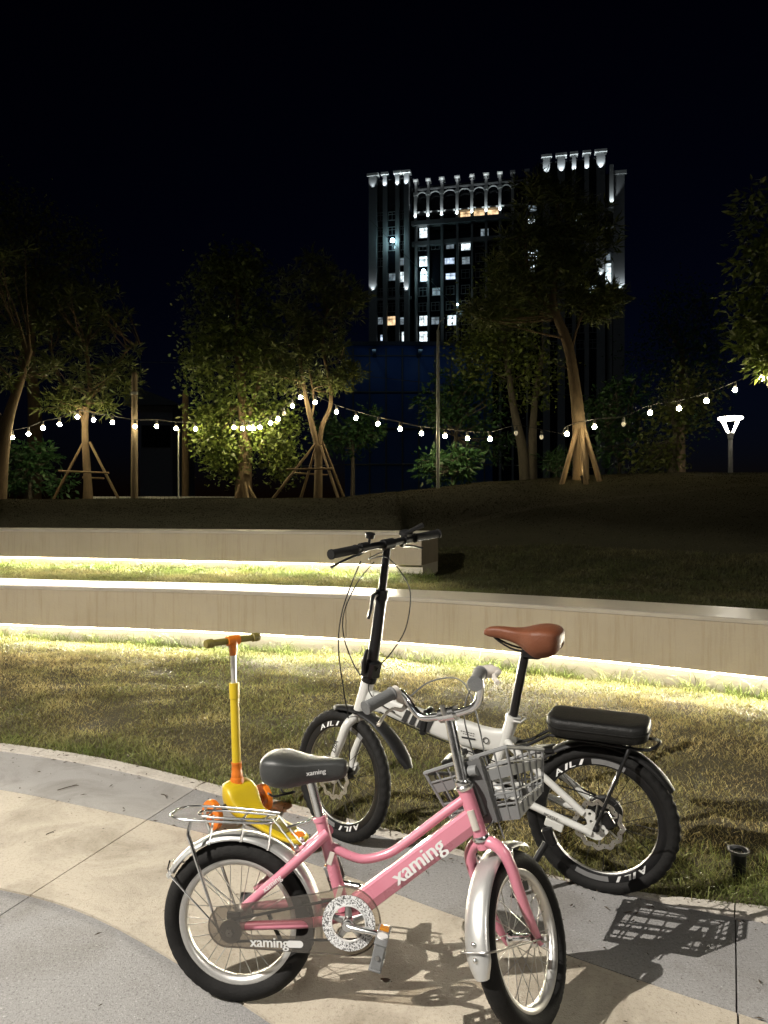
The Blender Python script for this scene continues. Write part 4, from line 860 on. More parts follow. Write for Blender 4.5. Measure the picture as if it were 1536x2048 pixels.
# ------------------------------------------------------------------ small things on the ground
gx_, gy2 = gnd(1479, 1758)
SP = thing('spike_light', 'small black garden spike light standing in the grass by the path', 'garden light', V(gx_, gy2, 0))
MB().tube([(0, 0, -.03), (-.001, 0, .01), (-.004, 0, .09), (-.004, 0, .094)], [.012, .022, .026, .026], 18).build('stem', 'black_plastic', SP)
MB().lathe([(.010, .088), (.028, .090), (.036, .100), (.037, .104), (.030, .104), (.026, .097), (.004, .095)], 24, 'z', (-.004, 0, 0)).build('rim', 'dark_grey_plastic', SP)
MB().lathe([(.001, .100), (.016, .100), (.018, .097), (.001, .096)], 16, 'z', (-.004, 0, 0)).build('lens', 'dark_glass', SP)
x, y = gnd(772, 1966)
mb = MB(); rs = []
for t in np.linspace(0, 1, 9): w_ = .0095*math.sin(math.pi*max(.03, min(.97, t)))**.8; rs.append([(-.016+.034*t, -w_, .004+.005*abs(t-.5)), (-.016+.034*t, 0, .0015+.003*t*t), (-.016+.034*t, w_, .005), (-.016+.034*t, 0, .0030+.003*t*t)])
o = mb.rings(rs).build('fallen_leaf', 'dry_leaf'); o.location = (x, y, .003); o.rotation_euler = (0, 0, R_(-25)); tag(o, 'brown curled dry leaf lying in the pink bicycle shadow', 'leaf')
for (u0, v0, u1, v1, lab) in ((115, 1582, 158, 1572, 'thin forked twig on the grey slab near the left edge'), (322, 1590, 333, 1598, 'tiny twig on the paving left of the yellow scooter'), (92, 1671, 108, 1667, 'pale straw bit lying on the cream paving')):
    a, b = V(*gnd(u0, v0), .004), V(*gnd(u1, v1), .004); m_ = (a+b)/2+V(.004, .006, .003)
    mb = MB().tube(catmull([a, m_, b], 4), [.0018, .002, .001], 6); mb.tube([m_, m_+(b-a)*.3+V(0, .012, 0)], .001, 5)
    tag(mb.build('twig', 'twig'), lab, 'twig')

# ------------------------------------------------------------------ park lamp posts (one in view, one beside the camera that lights the path, one unseen added for fill)
def lamp_post(base, top, scale, label, mat_e='lamp_lens', arms=(28, 118, 208, 298)):
    t = thing('lamp_post', label, 'lamp', V(*base)); h = top-base[2]; s = scale
    MB().tube([(0, 0, 0), (0, 0, h-.62*s)], [.075*s, .06*s], 16).build('post', 'lamp_post_paint', t)
    MB().lathe([(.02*s, h-.64*s), (.075*s, h-.64*s), (.08*s, h-.57*s), (.10*s, h-.52*s), (.10*s, h-.48*s), (.03*s, h-.47*s)], 20).build('collar', 'lamp_post_paint', t)
    for k in arms:
        a = R_(k); c, sn = math.cos(a), math.sin(a)
        MB().tube([(.08*s*c, .08*s*sn, h-.48*s), (.30*s*c, .30*s*sn, h-.09*s)], .022*s, 8).build('arm', 'lamp_lens' if mat_e == 'lamp_lens' else 'lamp_post_paint', t)
    MB().lathe([(.02*s, h-.10*s), (.31*s, h-.10*s), (.34*s, h-.07*s), (.31*s, h-.04*s), (.02*s, h-.035*s)], 28).build('lens', mat_e, t)
    MB().lathe([(.01*s, h), (.18*s, h-.012*s), (.33*s, h-.034*s), (.01*s, h-.034*s)], 28).build('cap', 'lamp_post_paint', t)
    return t
pt_ = at(1461, 832, 21)
lp = lamp_post((pt_.x, 21, -.4), pt_.z, 1.0, 'lit park lamp post standing beyond the dark hill at the right')
l2 = lamp_post((PATH_LAMP[0], PATH_LAMP[1], 0), PATH_LAMP[2]+.22, .9, 'lit park lamp post beside the path lighting the bicycles', 'lamp_post_paint', (130, 190, 250, 310))
fill_lamp = lamp_post((4.6, -5.0, 0), PATH_LAMP[2]+.22, .9, 'unseen park lamp post added behind the camera for fill light', 'lamp_post_paint', (-60, -10, 40, 240))  # added post outside the view, lifts the shadows
for lpost in (l2, fill_lamp):
    sl = bpy.data.lights.new('lamp_light', 'SPOT'); sl.energy = PATH_W*(1 if lpost == l2 else .28); sl.color = (1, .945, .86); sl.shadow_soft_size = .018 if lpost == l2 else .25; sl.spot_size = R_(145 if lpost == l2 else 152); sl.spot_blend = .05
    so = bpy.data.objects.new('lamp_light', sl); COL.objects.link(so); so.parent = lpost; so.location = (0, 0, PATH_LAMP[2])
point_light('lamp_light', (0, 0, pt_.z+.4-.22), 60, (1, .92, .78), .1, lp)

# ------------------------------------------------------------------ trees
def leaf_mesh(P, D, L_, Wd, cols, name, mat='leaf'):   # many leaves: position, direction, length, width
    n = len(P); r = nrg.normal(size=(n, 3)); S_ = np.cross(D, r); S_ /= np.linalg.norm(S_, axis=1)[:, None]+1e-9
    N = np.cross(S_, D); v = np.zeros((n, 6, 3), np.float32); Lk, Wk = L_[:, None], Wd[:, None]
    v[:, 0] = P; v[:, 1] = P+D*Lk*.45+S_*Wk*.5+N*Lk*.05; v[:, 2] = P+D*Lk*.5+N*Lk*.0; v[:, 3] = P+D*Lk*.45-S_*Wk*.5+N*Lk*.05; v[:, 4] = P+D*Lk-N*Lk*.12; v[:, 5] = v[:, 4]
    f = np.array([[0, 1, 2], [0, 2, 3], [1, 4, 2], [2, 4, 3]])
    idx = (np.arange(n)*6)[:, None, None]+f[None]
    me = bpy.data.meshes.new(name); me.vertices.add(n*6); me.vertices.foreach_set('co', v.ravel()); me.loops.add(n*12); me.loops.foreach_set('vertex_index', idx.astype(np.int32).ravel()); me.polygons.add(n*4)
    me.polygons.foreach_set('loop_start', np.arange(0, n*12, 3, dtype=np.int32)); me.polygons.foreach_set('loop_total', np.full(n*4, 3, dtype=np.int32)); me.update(calc_edges=True)
    ca = me.color_attributes.new('Col', 'FLOAT_COLOR', 'POINT'); c4 = np.ones((n, 6, 4), np.float32); c4[:, :, :3] = cols[:, None, :]; ca.data.foreach_set('color', c4.ravel())
    me.materials.append(MAT[mat]); return me
LG = {'olive': (np.array([.10, .115, .028]), np.array([.06, .085, .022])), 'green': (np.array([.05, .115, .035]), np.array([.025, .07, .028])), 'yellow': (np.array([.13, .165, .03]), np.array([.07, .105, .022]))}
def tree(name, label, base, trunks, lobes, leaf, tint, ncl, nl, bark='bark', cat='tree', seed=1, spread=.28):
    """trunks: list of ([points], r0, r1); lobes: (centre, radii, weight); all in world coordinates"""
    ncl = int(ncl*1.5); rl = np.random.default_rng(seed); b = Vector(base); t = thing(name, label, cat, b)
    tips = []
    for pts, r0, r1 in trunks:
        P = catmull([Vector(p)-b for p in pts], 6); MB().tube(P, [r0, (r0+r1)/2*.9, r1], 12).build('trunk', bark, t); tips += P[int(len(P)*.62):]
    wts = np.array([l[2] for l in lobes], float); wts /= wts.sum(); C = []
    for i in range(ncl):
        c, rad, _ = lobes[rl.choice(len(lobes), p=wts)]
        d = rl.normal(size=3); d /= np.linalg.norm(d); k = rl.uniform(.25, 1)**.45
        C.append(np.array(c)-np.array(b)+d*np.array(rad)*k)
    C = np.array(C); mb = MB(); T = np.array([tuple(p) for p in tips])
    for c in C[:: max(1, ncl//40)]:
        dd = np.linalg.norm(T-c, axis=1)+np.maximum(0, T[:, 2]-c[2])*2; a = T[int(np.argmin(dd+rl.uniform(0, .5, len(T))))]
        m_ = (a+c)/2+np.array([rl.normal(0, .08), rl.normal(0, .08), -.05*np.linalg.norm(c-a)])
        ln = float(np.linalg.norm(c-a)); mb.tube(catmull([V(*a), V(*m_), V(*c)], 3), [.008+.012*ln, .012, .006], 5)
    if mb.v: tag(mb.build('branches', bark, t), kind='stuff')
    n = ncl*nl; ci = np.repeat(np.arange(ncl), nl); D = rl.normal(size=(n, 3)); D[:, 2] = D[:, 2]*.7+(.15 if leaf == 'long' else -.25); D /= np.linalg.norm(D, axis=1)[:, None]
    if leaf == 'long':
        P = C[ci]+D*rl.uniform(.0, spread*.5, n)[:, None]; Ls = rl.uniform(.11, .21, n); Ws = Ls*rl.uniform(.15, .22, n)
    elif leaf == 'broad':
        P = C[ci]+D*rl.uniform(.0, spread, n)[:, None]; Ls = rl.uniform(.10, .17, n); Ws = Ls*rl.uniform(.34, .46, n)
    else:
        P = C[ci]+rl.normal(0, spread, (n, 3)); Ls = rl.uniform(.06, .13, n); Ws = Ls*rl.uniform(.45, .65, n)
    c1, c2 = LG[tint]; k = rl.uniform(0, 1, n)[:, None]; col = (c1*k+c2*(1-k))*rl.uniform(.6, 1.3, (ncl, 1))[ci]
    link('crown', leaf_mesh(P, D, Ls, Ws, col, 'crown'), t)
    return t
def lobe(u, v, Y, ru, rv, w=1, rd=None):   # ellipse of the photograph at the distance Y
    k = Y/FPX; return (tuple(at(u, v, Y)), (ru*k, (rd or (ru+rv)/2)*k, rv*k), w)
def gz(u, Y): x = (u-768)/FPX*Y; return (x, Y, hz(x, Y)-.03)
# left edge tree
Y = 13.4
tree('tree', 'leaning tree cut by the left edge, trunk lit warm beside first bulb', gz(-6, Y), [([gz(-6, Y), at(4, 900, Y), at(18, 830, Y), at(38, 770, Y), at(60, 700, Y)], .16, .05), ([at(10, 860, Y), at(-30, 790, Y), at(-60, 720, Y)], .09, .04)],
     [lobe(-40, 640, Y, 110, 110), lobe(40, 720, Y, 75, 60, .5), lobe(-60, 500, Y, 110, 100)], 'long', 'olive', 90, 26, seed=2)
Y = 20
tree('tree', 'tall dark bushy tree rising behind the staked tree at far left', (at(60, 1000, Y).x, Y, .3), [([(at(60, 1000, Y).x, Y, .3), at(70, 850, Y), at(60, 700, Y), at(70, 560, Y)], .25, .08)],
     [lobe(70, 520, Y, 90, 100), lobe(20, 450, Y, 80, 60), lobe(110, 620, Y, 80, 70), lobe(150, 500, Y, 45, 50, .5), lobe(30, 600, Y, 90, 90)], 'small', 'olive', 260, 26, seed=3, spread=.3)
Y = 14.6
TB = tree('tree', 'slim staked tree with long narrow leaves at far left', gz(172, Y), [([gz(178, Y), at(174, 940, Y), at(170, 870, Y), at(172, 830, Y), at(180, 780, Y), at(172, 690, Y)], .085, .04), ([at(170, 860, Y), at(160, 825, Y), at(120, 760, Y), at(100, 690, Y)], .045, .025), ([at(175, 800, Y), at(215, 760, Y), at(255, 700, Y), at(285, 685, Y)], .035, .012)],
     [lobe(170, 740, Y, 95, 75), lobe(160, 640, Y, 90, 70), lobe(205, 620, Y, 55, 50, .6), lobe(120, 810, Y, 45, 22, .35), lobe(205, 815, Y, 25, 16, .2), lobe(285, 690, Y, 22, 22, .15), lobe(240, 760, Y, 40, 40, .4)], 'long', 'olive', 120, 24, seed=4)
Y = 15.0
TC = tree('tree', 'bushy small leaved tree with stout pale trunk and drooping lit foliage', gz(489, Y), [([gz(487, Y), at(488, 950, Y), at(490, 890, Y), at(486, 820, Y), at(478, 700, Y), at(476, 580, Y)], .19, .06), ([at(490, 860, Y), at(520, 760, Y), at(540, 680, Y)], .08, .03)],
     [lobe(470, 620, Y, 95, 105, 1.2), lobe(450, 740, Y, 85, 90, 1), lobe(540, 720, Y, 60, 90, .7), lobe(430, 860, Y, 40, 55, .8, 30), lobe(455, 920, Y, 40, 30, .45, 25), lobe(545, 860, Y, 50, 55, .8, 30), lobe(560, 925, Y, 25, 25, .25), lobe(465, 545, Y, 60, 40, .5)], 'small', 'yellow', 420, 26, seed=5, spread=.16)
Y = 14.2
TD = tree('tree', 'forked staked tree whose pale twin stems are lit by bulbs', gz(640, Y), [([gz(636, Y), at(637, 940, Y), at(637, 890, Y)], .085, .08), ([at(636, 895, Y), at(624, 850, Y), at(615, 810, Y), at(609, 780, Y), at(600, 720, Y), at(598, 640, Y)], .06, .03), ([at(637, 895, Y), at(645, 850, Y), at(660, 815, Y), at(660, 770, Y), at(645, 690, Y), at(655, 620, Y)], .055, .025), ([at(621, 840, Y), at(628, 800, Y), at(618, 735, Y)], .03, .02)],
     [lobe(605, 590, Y, 60, 55), lobe(690, 600, Y, 50, 45, .8), lobe(585, 680, Y, 65, 55), lobe(660, 700, Y, 60, 60), lobe(630, 540, Y, 40, 30, .5), lobe(570, 745, Y, 45, 22, .4), lobe(640, 770, Y, 65, 20, .5), lobe(695, 750, Y, 30, 22, .25), lobe(640, 640, Y, 60, 60, .6)], 'long', 'olive', 135, 26, seed=6)
Y = 15.6
TE = tree('tree', 'twin stemmed tree standing close behind the tall staked tree', gz(1055, Y), [([gz(1052, Y), at(1045, 900, Y), at(1028, 820, Y), at(1018, 750, Y), at(1005, 660, Y)], .13, .05), ([gz(1064, Y), at(1065, 880, Y), at(1070, 800, Y), at(1085, 700, Y)], .12, .05)],
     [lobe(1000, 640, Y, 75, 70), lobe(985, 730, Y, 55, 45, .7), lobe(1070, 740, Y, 45, 70, .6), lobe(1040, 560, Y, 70, 70), lobe(950, 690, Y, 45, 35, .4)], 'small', 'yellow', 170, 24, 'bark_grey', seed=7, spread=.2)
Y = 12.6
TF = tree('tree', 'tall leaning tree with rough bark in front of the tower block', gz(1163, Y), [([gz(1162, Y), at(1160, 880, Y), at(1152, 790, Y), at(1136, 690, Y), at(1112, 630, Y), at(1104, 590, Y)], .145, .06), ([at(1106, 600, Y), at(1112, 550, Y), at(1128, 515, Y), at(1120, 460, Y), at(1115, 400, Y)], .05, .02), ([at(1112, 630, Y), at(1075, 590, Y), at(1055, 530, Y), at(1050, 460, Y)], .045, .02), ([at(1142, 700, Y), at(1160, 640, Y), at(1185, 590, Y)], .03, .015), ([at(1146, 740, Y), at(1110, 728, Y)], .015, .006)],
     [lobe(1110, 440, Y, 85, 75, 1.3), lobe(1060, 520, Y, 80, 75, 1.1), lobe(1170, 480, Y, 60, 90, 1), lobe(1195, 600, Y, 55, 38, .9), lobe(1030, 610, Y, 70, 45, .7), lobe(1120, 560, Y, 70, 60, .8), lobe(1075, 380, Y, 45, 30, .4), lobe(965, 625, Y, 40, 30, .3), lobe(1215, 470, Y, 18, 18, .12)], 'long', 'olive', 230, 26, seed=8)
Y = 11.2
tree('tree', 'dark tree reaching into the frame above the lamp post at right edge', gz(1660, Y), [([gz(1660, Y), at(1650, 850, Y), at(1640, 700, Y), at(1620, 560, Y)], .16, .05)],
     [lobe(1560, 560, Y, 95, 90, 1), lobe(1530, 660, Y, 65, 45, .7), lobe(1590, 430, Y, 110, 110, 1), lobe(1545, 720, Y, 28, 20, .25), lobe(1600, 650, Y, 80, 80, .6)], 'broad', 'yellow', 150, 22, seed=9, spread=.3)
Y = 24
tree('tree', 'black silhouetted tree between the tower and right edge foliage', (at(1360, 1000, Y).x, Y, 0), [([(at(1360, 1000, Y).x, Y, 0), at(1362, 850, Y), at(1365, 700, Y)], .2, .07)],
     [lobe(1365, 630, Y, 70, 55), lobe(1340, 720, Y, 90, 70), lobe(1410, 700, Y, 70, 60), lobe(1360, 800, Y, 90, 60)], 'small', 'green', 160, 26, seed=10, spread=.3)
Y = 14.5
tree('tree', 'small slender tree between the two right hand bulbs and lamp post', gz(1346, Y), [([gz(1344, Y), at(1346, 900, Y), at(1350, 860, Y), at(1340, 810, Y)], .085, .035), ([at(1348, 905, Y), at(1335, 880, Y)], .03, .02)],
     [lobe(1310, 915, Y, 35, 35, .8), lobe(1350, 830, Y, 50, 35, .8), lobe(1380, 780, Y, 50, 40, .7)], 'small', 'olive', 70, 22, 'bark_grey', seed=11, spread=.2)
# shrubs
def shrub(label, u, Y, trunks, lobes, ncl, seed, leaf='broad', tint='green', nl=16):
    tree('shrub', label, gz(u, Y), trunks, lobes, leaf, tint, ncl, nl, 'bark_grey', 'shrub', seed, .24)
Y = 15.5
shrub('forked grey stemmed shrub right of the tall staked tree', 1238, Y, [([gz(1238, Y), at(1240, 925, Y), at(1252, 895, Y), at(1258, 860, Y)], .05, .02), ([at(1239, 925, Y), at(1225, 890, Y), at(1215, 850, Y)], .03, .015)], [lobe(1245, 850, Y, 45, 45), lobe(1205, 810, Y, 35, 40, .6), lobe(1250, 780, Y, 35, 30, .5), lobe(1225, 905, Y, 40, 25, .5)], 60, 21)
Y = 16.4
shrub('glossy dark green shrub rising behind the thin metal pole', 905, Y, [([gz(905, Y), at(910, 900, Y), at(915, 830, Y)], .07, .03)], [lobe(885, 810, Y, 50, 45), lobe(950, 800, Y, 55, 60), lobe(985, 870, Y, 35, 55, .6), lobe(920, 765, Y, 60, 30, .6)], 95, 22)
Y = 14.2
shrub('low glossy shrub at the foot of the thin metal pole', 905, Y, [([gz(905, Y), at(905, 950, Y), at(900, 920, Y)], .03, .015)], [lobe(890, 935, Y, 55, 30), lobe(920, 915, Y, 35, 22, .5)], 42, 23)
Y = 16.6
shrub('glossy dark shrub behind the right side of forked tree', 705, Y, [([gz(705, Y), at(706, 930, Y), at(704, 870, Y)], .06, .03)], [lobe(700, 870, Y, 60, 40), lobe(735, 850, Y, 30, 40, .5), lobe(655, 860, Y, 30, 30, .4)], 62, 24)
Y = 15.6
shrub('dim blue green shrub below the leftmost bulbs', 60, Y, [([gz(60, Y), at(60, 950, Y), at(58, 910, Y)], .05, .02)], [lobe(60, 915, Y, 50, 32), lobe(30, 960, Y, 35, 25, .5), lobe(110, 970, Y, 35, 18, .4)], 60, 25, 'broad', 'green')
shrub('fan leaved plant at the foot of tall staked tree', 1112, 15.2, [([gz(1112, 15.2), at(1113, 935, 15.2)], .02, .01)], [lobe(1112, 925, 15.2, 32, 18)], 18, 26, 'long', 'green')

# ------------------------------------------------------------------ tree stakes
def stakes(label, u, Y, top_v, feet, bars, r=.028):
    t = thing('tree_stakes', label, 'stakes', Vector(gz(u, Y))); b = Vector(gz(u, Y)); cen = at(u, top_v, Y)-b
    for fu, dY in feet:
        f_ = Vector(gz(fu, Y+dY))-b; d = (f_-cen); d.z = 0; top = cen+d.normalized()*.10+V(0, 0, rng.uniform(-.05, .09))
        MB().tube([f_, top+(top-f_)*.05], [r, r*.85], 9).build('stake', 'stake_wood', t)
    for (u0, v0, u1, v1, dY) in bars: MB().tube([at(u0, v0, Y+dY)-b, at(u1, v1, Y+dY)-b], r*.75, 8).build('crossbar', 'stake_wood', t)
    return t
stakes('wooden tripod of stakes bracing the slim far left tree', 174, 14.6, 898, [(105, -.2), (240, -.3), (168, .5)], [(118, 942, 218, 946, -.25), (165, 955, 208, 957, .2)])
stakes('wooden tripod of stakes bracing the forked tree', 637, 14.2, 892, [(543, -.3), (600, .5), (677, -.5), (690, .3)], [(572, 939, 665, 937, -.3), (590, 946, 655, 950, .3)])
stakes('short stakes and dark wrap at the foot of bushy tree', 489, 15.0, 968, [(468, -.3), (514, -.3), (497, -.5)], [])
stakes('three rough stakes leaning on the tall tree lit warm', 1161, 12.6, 865, [(1123, -.3), (1200, -.35), (1172, -.5)], [], .045)

# ------------------------------------------------------------------ poles, fence, wires
def pole(name, label, u, vt, Y, r, mat, cat='pole'):
    b = Vector(gz(u, Y)); t = thing(name, label, cat, b); h = at(u, vt, Y).z-b.z
    MB().tube([(0, 0, 0), (0, 0, h)], [r, r*.8], 14).build('shaft', mat, t); return t, h
p, h = pole('wooden_pole', 'thick wooden pole among the bulbs at left', 269, 748, 14.3, .068, 'wood_pole'); MB().tube([(0, 0, h), (0, 0, h+.03)], [.055, .04], 14).build('cap', 'wood_pole', p); MB().box((.02, -.07, h-.38), (.12, .05, .05)).build('bracket', 'galvanised', p)
p, h = pole('metal_pole', 'thin grey metal pole rising past the shrubs below the tower', 876, 660, 13.2, .030, 'galvanised'); MB().tube([(0, 0, h), (.03, 0, h+.15), (.12, 0, h+.22)], .012, 8).build('arm', 'galvanised', p)
p, h = pole('thin_post', 'slender pale post left of the bushy tree', 357, 860, 14.8, .016, 'galvanised', 'post'); MB().sphere((0, 0, h), .03, 8, 6).build('cap', 'galvanised', p)
p, h = pole('thin_post', 'dark trunk-like post beside the slender pale post', 371, 790, 16.5, .085, 'bark', 'post'); MB().tube([(0, 0, h-.02), (0, 0, h+.1)], [.07, .05], 10).build('cap', 'bark', p)
fn = thing('picket_fence', 'low white picket fence glimpsed over the hill crest at left', 'fence', V(at(330, 1002, 16).x, 16, 1.0))
fx0, fx1 = at(190, 1000, 16).x-fn.location.x, at(470, 1000, 16).x-fn.location.x; zt = at(0, 993, 16).z-1.0
for dz in (0, -.10): MB().box(((fx0+fx1)/2, 0, zt-.02+dz), (fx1-fx0, .03, .035)).build('rail', 'fence_white', fn)
pk = MB().box((0, 0, -.25), (.05, .02, .5)).mesh('picket', 'fence_white', False)
for k in range(34):
    o = link('picket', pk, fn); o.location = (fx0+(fx1-fx0)*k/33, -.028, zt)
def wire(label, px, r=.010, mat='cable_line'):
    P = [at(*p) for p in px]; t = thing('overhead_cable', label, 'cable', P[0])
    MB().tube([p-P[0] for p in catmull(P, 8)], r, 5).build('strand', mat, t)
wire('pale overhead cable crossing left to right behind the trees', [(280, 724, 30), (400, 728, 30), (600, 740, 30), (830, 763, 30), (1000, 782, 30), (1250, 795, 30)], .012)
wire('thin cable sloping across the tower down to the metal pole', [(740, 440, 40), (800, 500, 38), (860, 560, 36), (920, 625, 34), (960, 660, 33)], .012)
wire('lower cable running low behind the shrubs', [(520, 935, 22), (760, 928, 22), (1000, 930, 22), (1300, 938, 22)], .008)

# ------------------------------------------------------------------ string lights
bulb_m = MB().sphere((0, 0, 0), .036, 14, 9).mesh('bulb', 'bulb'); sock_m = MB().tube([(0, 0, .055), (0, 0, .13)], [.026, .018], 8).mesh('socket', 'socket'); off_m = MB().sphere((0, 0, 0), .035, 10, 7, 1.3).mesh('bulb', 'bulb_off')
def strand(label, px, ends):
    P = [at(*p[:3]) for p in px]; t = thing('string_lights', label, 'string lights', P[0]); b = P[0]
    line = [at(*ends[0])-b]+[p-b+V(0, 0, .13) for p in P]+[at(*ends[1])-b]
    MB().tube(catmull(line, 4), .006, 5).build('cable', 'cable_black', t)
    for p, q_ in zip(P, px):
        on = len(q_) < 4; o = link('bulb', bulb_m if on else off_m, t); o.location = p-b; s = link('socket', sock_m, o); s.location = (0, 0, 0 if on else -.02)
strand('left string of glowing bulbs between the left edge and bushy tree', [(25, 875, 13.6), (57, 868, 13.8), (86, 856, 14), (119, 849, 14.1), (155, 834, 14.2), (187, 840, 14.2), (225, 845, 14.1), (270, 853, 14.1), (313, 853, 14.3), (352, 857, 14.5), (391, 858, 14.6)], ((-10, 872, 13.4), (440, 852, 14.8)))
strand('middle string of glowing bulbs from bushy tree past the metal pole', [(468, 855, 14.5), (485, 857, 14.3), (498, 856, 14.4), (507, 857, 14.5), (520, 855, 14.5), (541, 846, 14.4), (556, 838, 14.3), (568, 827, 14.2, 0), (585, 812, 14.1), (601, 795, 13.9), (630, 805, 13.8), (673, 824, 13.9), (712, 836, 13.9), (756, 848, 13.8), (800, 858, 13.7), (843, 867, 13.6), (890, 872, 13.5), (935, 877, 13.4), (980, 878, 13.3), (1032, 866, 13.0, 0), (1083, 874, 12.9, 0)], ((455, 850, 14.8), (1125, 868, 12.5)))
strand('right string of glowing bulbs climbing to the right edge', [(1134, 868, 12.2), (1189, 854, 12.2), (1247, 848, 12.4, 0), (1300, 826, 12.2), (1358, 817, 12), (1413, 802, 11.8), (1470, 780, 11.6), (1523, 757, 11.4)], ((1125, 872, 12.4), (1580, 725, 11.2)))
# warm uplights at the feet of three trees
def uplight(u, Y, W_, label, dx=0, dy=-.45, up=.25):
    b = Vector(gz(u, Y+dy)); t = thing('tree_uplight', label, 'garden light', b)
    MB().tube([(0, 0, -.05), (0, 0, .10), (0, .02, .14)], [.02, .03, .045], 12).build('housing', 'black_plastic', t)
    point_light('uplight_glow', (0, .05, up), W_, (1, .74, .36), .05, t)
uplight(1166, 12.6, 5.0, 'small uplight at the foot of the tall tree with stakes', dy=-.42)

# ------------------------------------------------------------------ buildings
Tdir = V(.9786, -.2056, 0); Tn = V(-.2056, -.9786, 0)      # along the facade, and out towards the camera
TB0 = V(6.28, 150, 0)
TM = Matrix(((Tdir.x, -Tn.x, 0, TB0.x), (Tdir.y, -Tn.y, 0, TB0.y), (0, 0, 1, -.5), (0, 0, 0, 1)))
TW_ = thing('apartment_tower', 'tall apartment tower with floodlit rooftop piers and scattered lit windows', 'building', TM)
def tw(u, v, off=0):   # pixel -> (along, height) on the facade plane set off metres towards the camera
    r = V((u-768)/FPX, 1, -(v-1024)/FPX); o = V(0, 0, HCAM); p0 = TB0+Tn*off; t = (p0-o).dot(Tn)/r.dot(Tn); p = o+r*t-TB0
    return p.dot(Tdir), p.z+.5
def tbox(x0, x1, y0, y1, z0, z1, name, mat, par=TW_, bev=0): return MB().box(((x0+x1)/2, (y0+y1)/2, (z0+z1)/2), (x1-x0, y1-y0, z1-z0), None, bev).build(name, mat, par, False)
zL = tw(745, 352)[1]; zM = tw(940, 349)[1]; zR = tw(1150, 309)[1]; zMl = tw(870, 441)[1]
x0 = tw(737, 500)[0]; xa = tw(822, 500)[0]; xb = tw(1078, 400)[0]; xc = tw(1212, 400)[0]; xd_ = tw(1251, 400)[0]; xe = tw(1228, 400)[0]
tbox(x0, xa, .8, 16, 0, zL-.6, 'wall', 'dark_glass'); tbox(xa, xb, 2.0, 16, 0, zM-.6, 'wall', 'dark_glass'); tbox(xb, xc, .8, 16, 0, zR-.6, 'wall', 'dark_glass')
tbox(xc, xe, 4, 16, 0, tw(1215, 330)[1], 'wall', 'tower_wall'); tbox(xe, xd_, 1.5, 16, 0, tw(1240, 340)[1], 'wall', 'tower_wall')
tbox(xe-.1, xd_+.35, 1.1, 16, tw(1240, 342)[1], tw(1240, 335)[1], 'cornice', 'tower_pier')
FL = tw(870, 609)[1]-tw(870, 640)[1]; z_led = tw(870, 437)[1]
def pier(u0, u1, ztop, zbot=0, y0=-.25, y1=.9, mat='tower_wall', capw=.35):
    xl, xr = tw(u0, 450)[0], tw(u1, 450)[0]; tbox(xl, xr, y0, y1, zbot, ztop, 'pier', mat)
    if capw: tbox(xl-capw, xr+capw, y0-.35, y1+.2, ztop-.15, ztop+.35, 'pier_cap', 'tower_pier')
    return (xl+xr)/2
def flood(x, y, z, W_, col=(.86, .95, 1)):
    MB().box((x, y-.15, z-.1), (.25, .2, .15)).build('floodlight', 'black_metal', TW_); l = bpy.data.lights.new('flood', 'SPOT'); l.energy = W_; l.color = col; l.shadow_soft_size = .1; l.spot_size = R_(62); l.spot_blend = .5
    o = bpy.data.objects.new('flood', l); COL.objects.link(o); o.location = (x, y, z); o.rotation_euler = (R_(168), 0, 0); o.parent = TW_
FP = 700
for u0, u1, lit in ((738, 754, .35), (766, 774, 1), (791, 799, 1), (808, 818, 1)):
    x = pier(u0, u1, zL); flood(x, -.75, tw(770, 378)[1], FP*lit*.9)
for u0, u1 in ((1086, 1100), (1115, 1130), (1144, 1152), (1169, 1178), (1193, 1210)):
    x = pier(u0, u1, zR, y0=-.25); flood(x, -.75, tw(1150, 346)[1], FP*.9)
cen = [(828, 832), (853, 857), (880, 885), (911, 916), (941, 945), (969, 974), (997, 1002), (1023, 1027), (1052, 1056)]
pc = []
for i, (u0, u1) in enumerate(cen):
    x = pier(u0, u1, zM, 0, .9, 2.1, 'tower_wall', .3); pc.append(x)
    tbox(x-.28, x+.28, .45, .9, z_led, tw(870, 384)[1], 'half_column', 'tower_pier'); tbox(x-.4, x+.4, .35, .95, tw(870, 386)[1], tw(870, 380)[1], 'column_cap', 'tower_pier')
    if u0 < 1010:
        flood(x, .1, z_led+.3, FP*.55); point_light('flood', (x, .2, zM-.3), 14.0, (.9, .97, 1), .1, TW_)
for i in range(len(pc)-1):   # arches and ledges between the piers
    xl, xr = pc[i]+.3, pc[i+1]-.3; c_ = (xl+xr)/2; w_ = (xr-xl)/2; zc_ = tw(870, 387)[1]
    MB().tube([(c_+w_*math.cos(a), .85, zc_+.85*math.sin(a)) for a in np.linspace(0, math.pi, 13)], .14, 6).build('arch', 'tower_pier', TW_)
    tbox(xl, xr, .7, 2, tw(870, 420)[1]-.12, tw(870, 418)[1], 'ledge', 'tower_pier'); tbox(xl, xr, 1.2, 1.5, zM-1.7, zM-1.4, 'parapet_rail', 'tower_wall')
tbox(xa, xb, .2, 2.0, z_led-.9, z_led-.05, 'cornice', 'tower_wall'); tbox(xa, xb, 1.1, 2.0, tw(870, 476)[1]-.9, tw(870, 476)[1], 'cornice', 'tower_wall')
tbox(x0, xa, .3, .8, tw(780, 594)[1]-.5, tw(780, 594)[1], 'cornice', 'tower_wall')
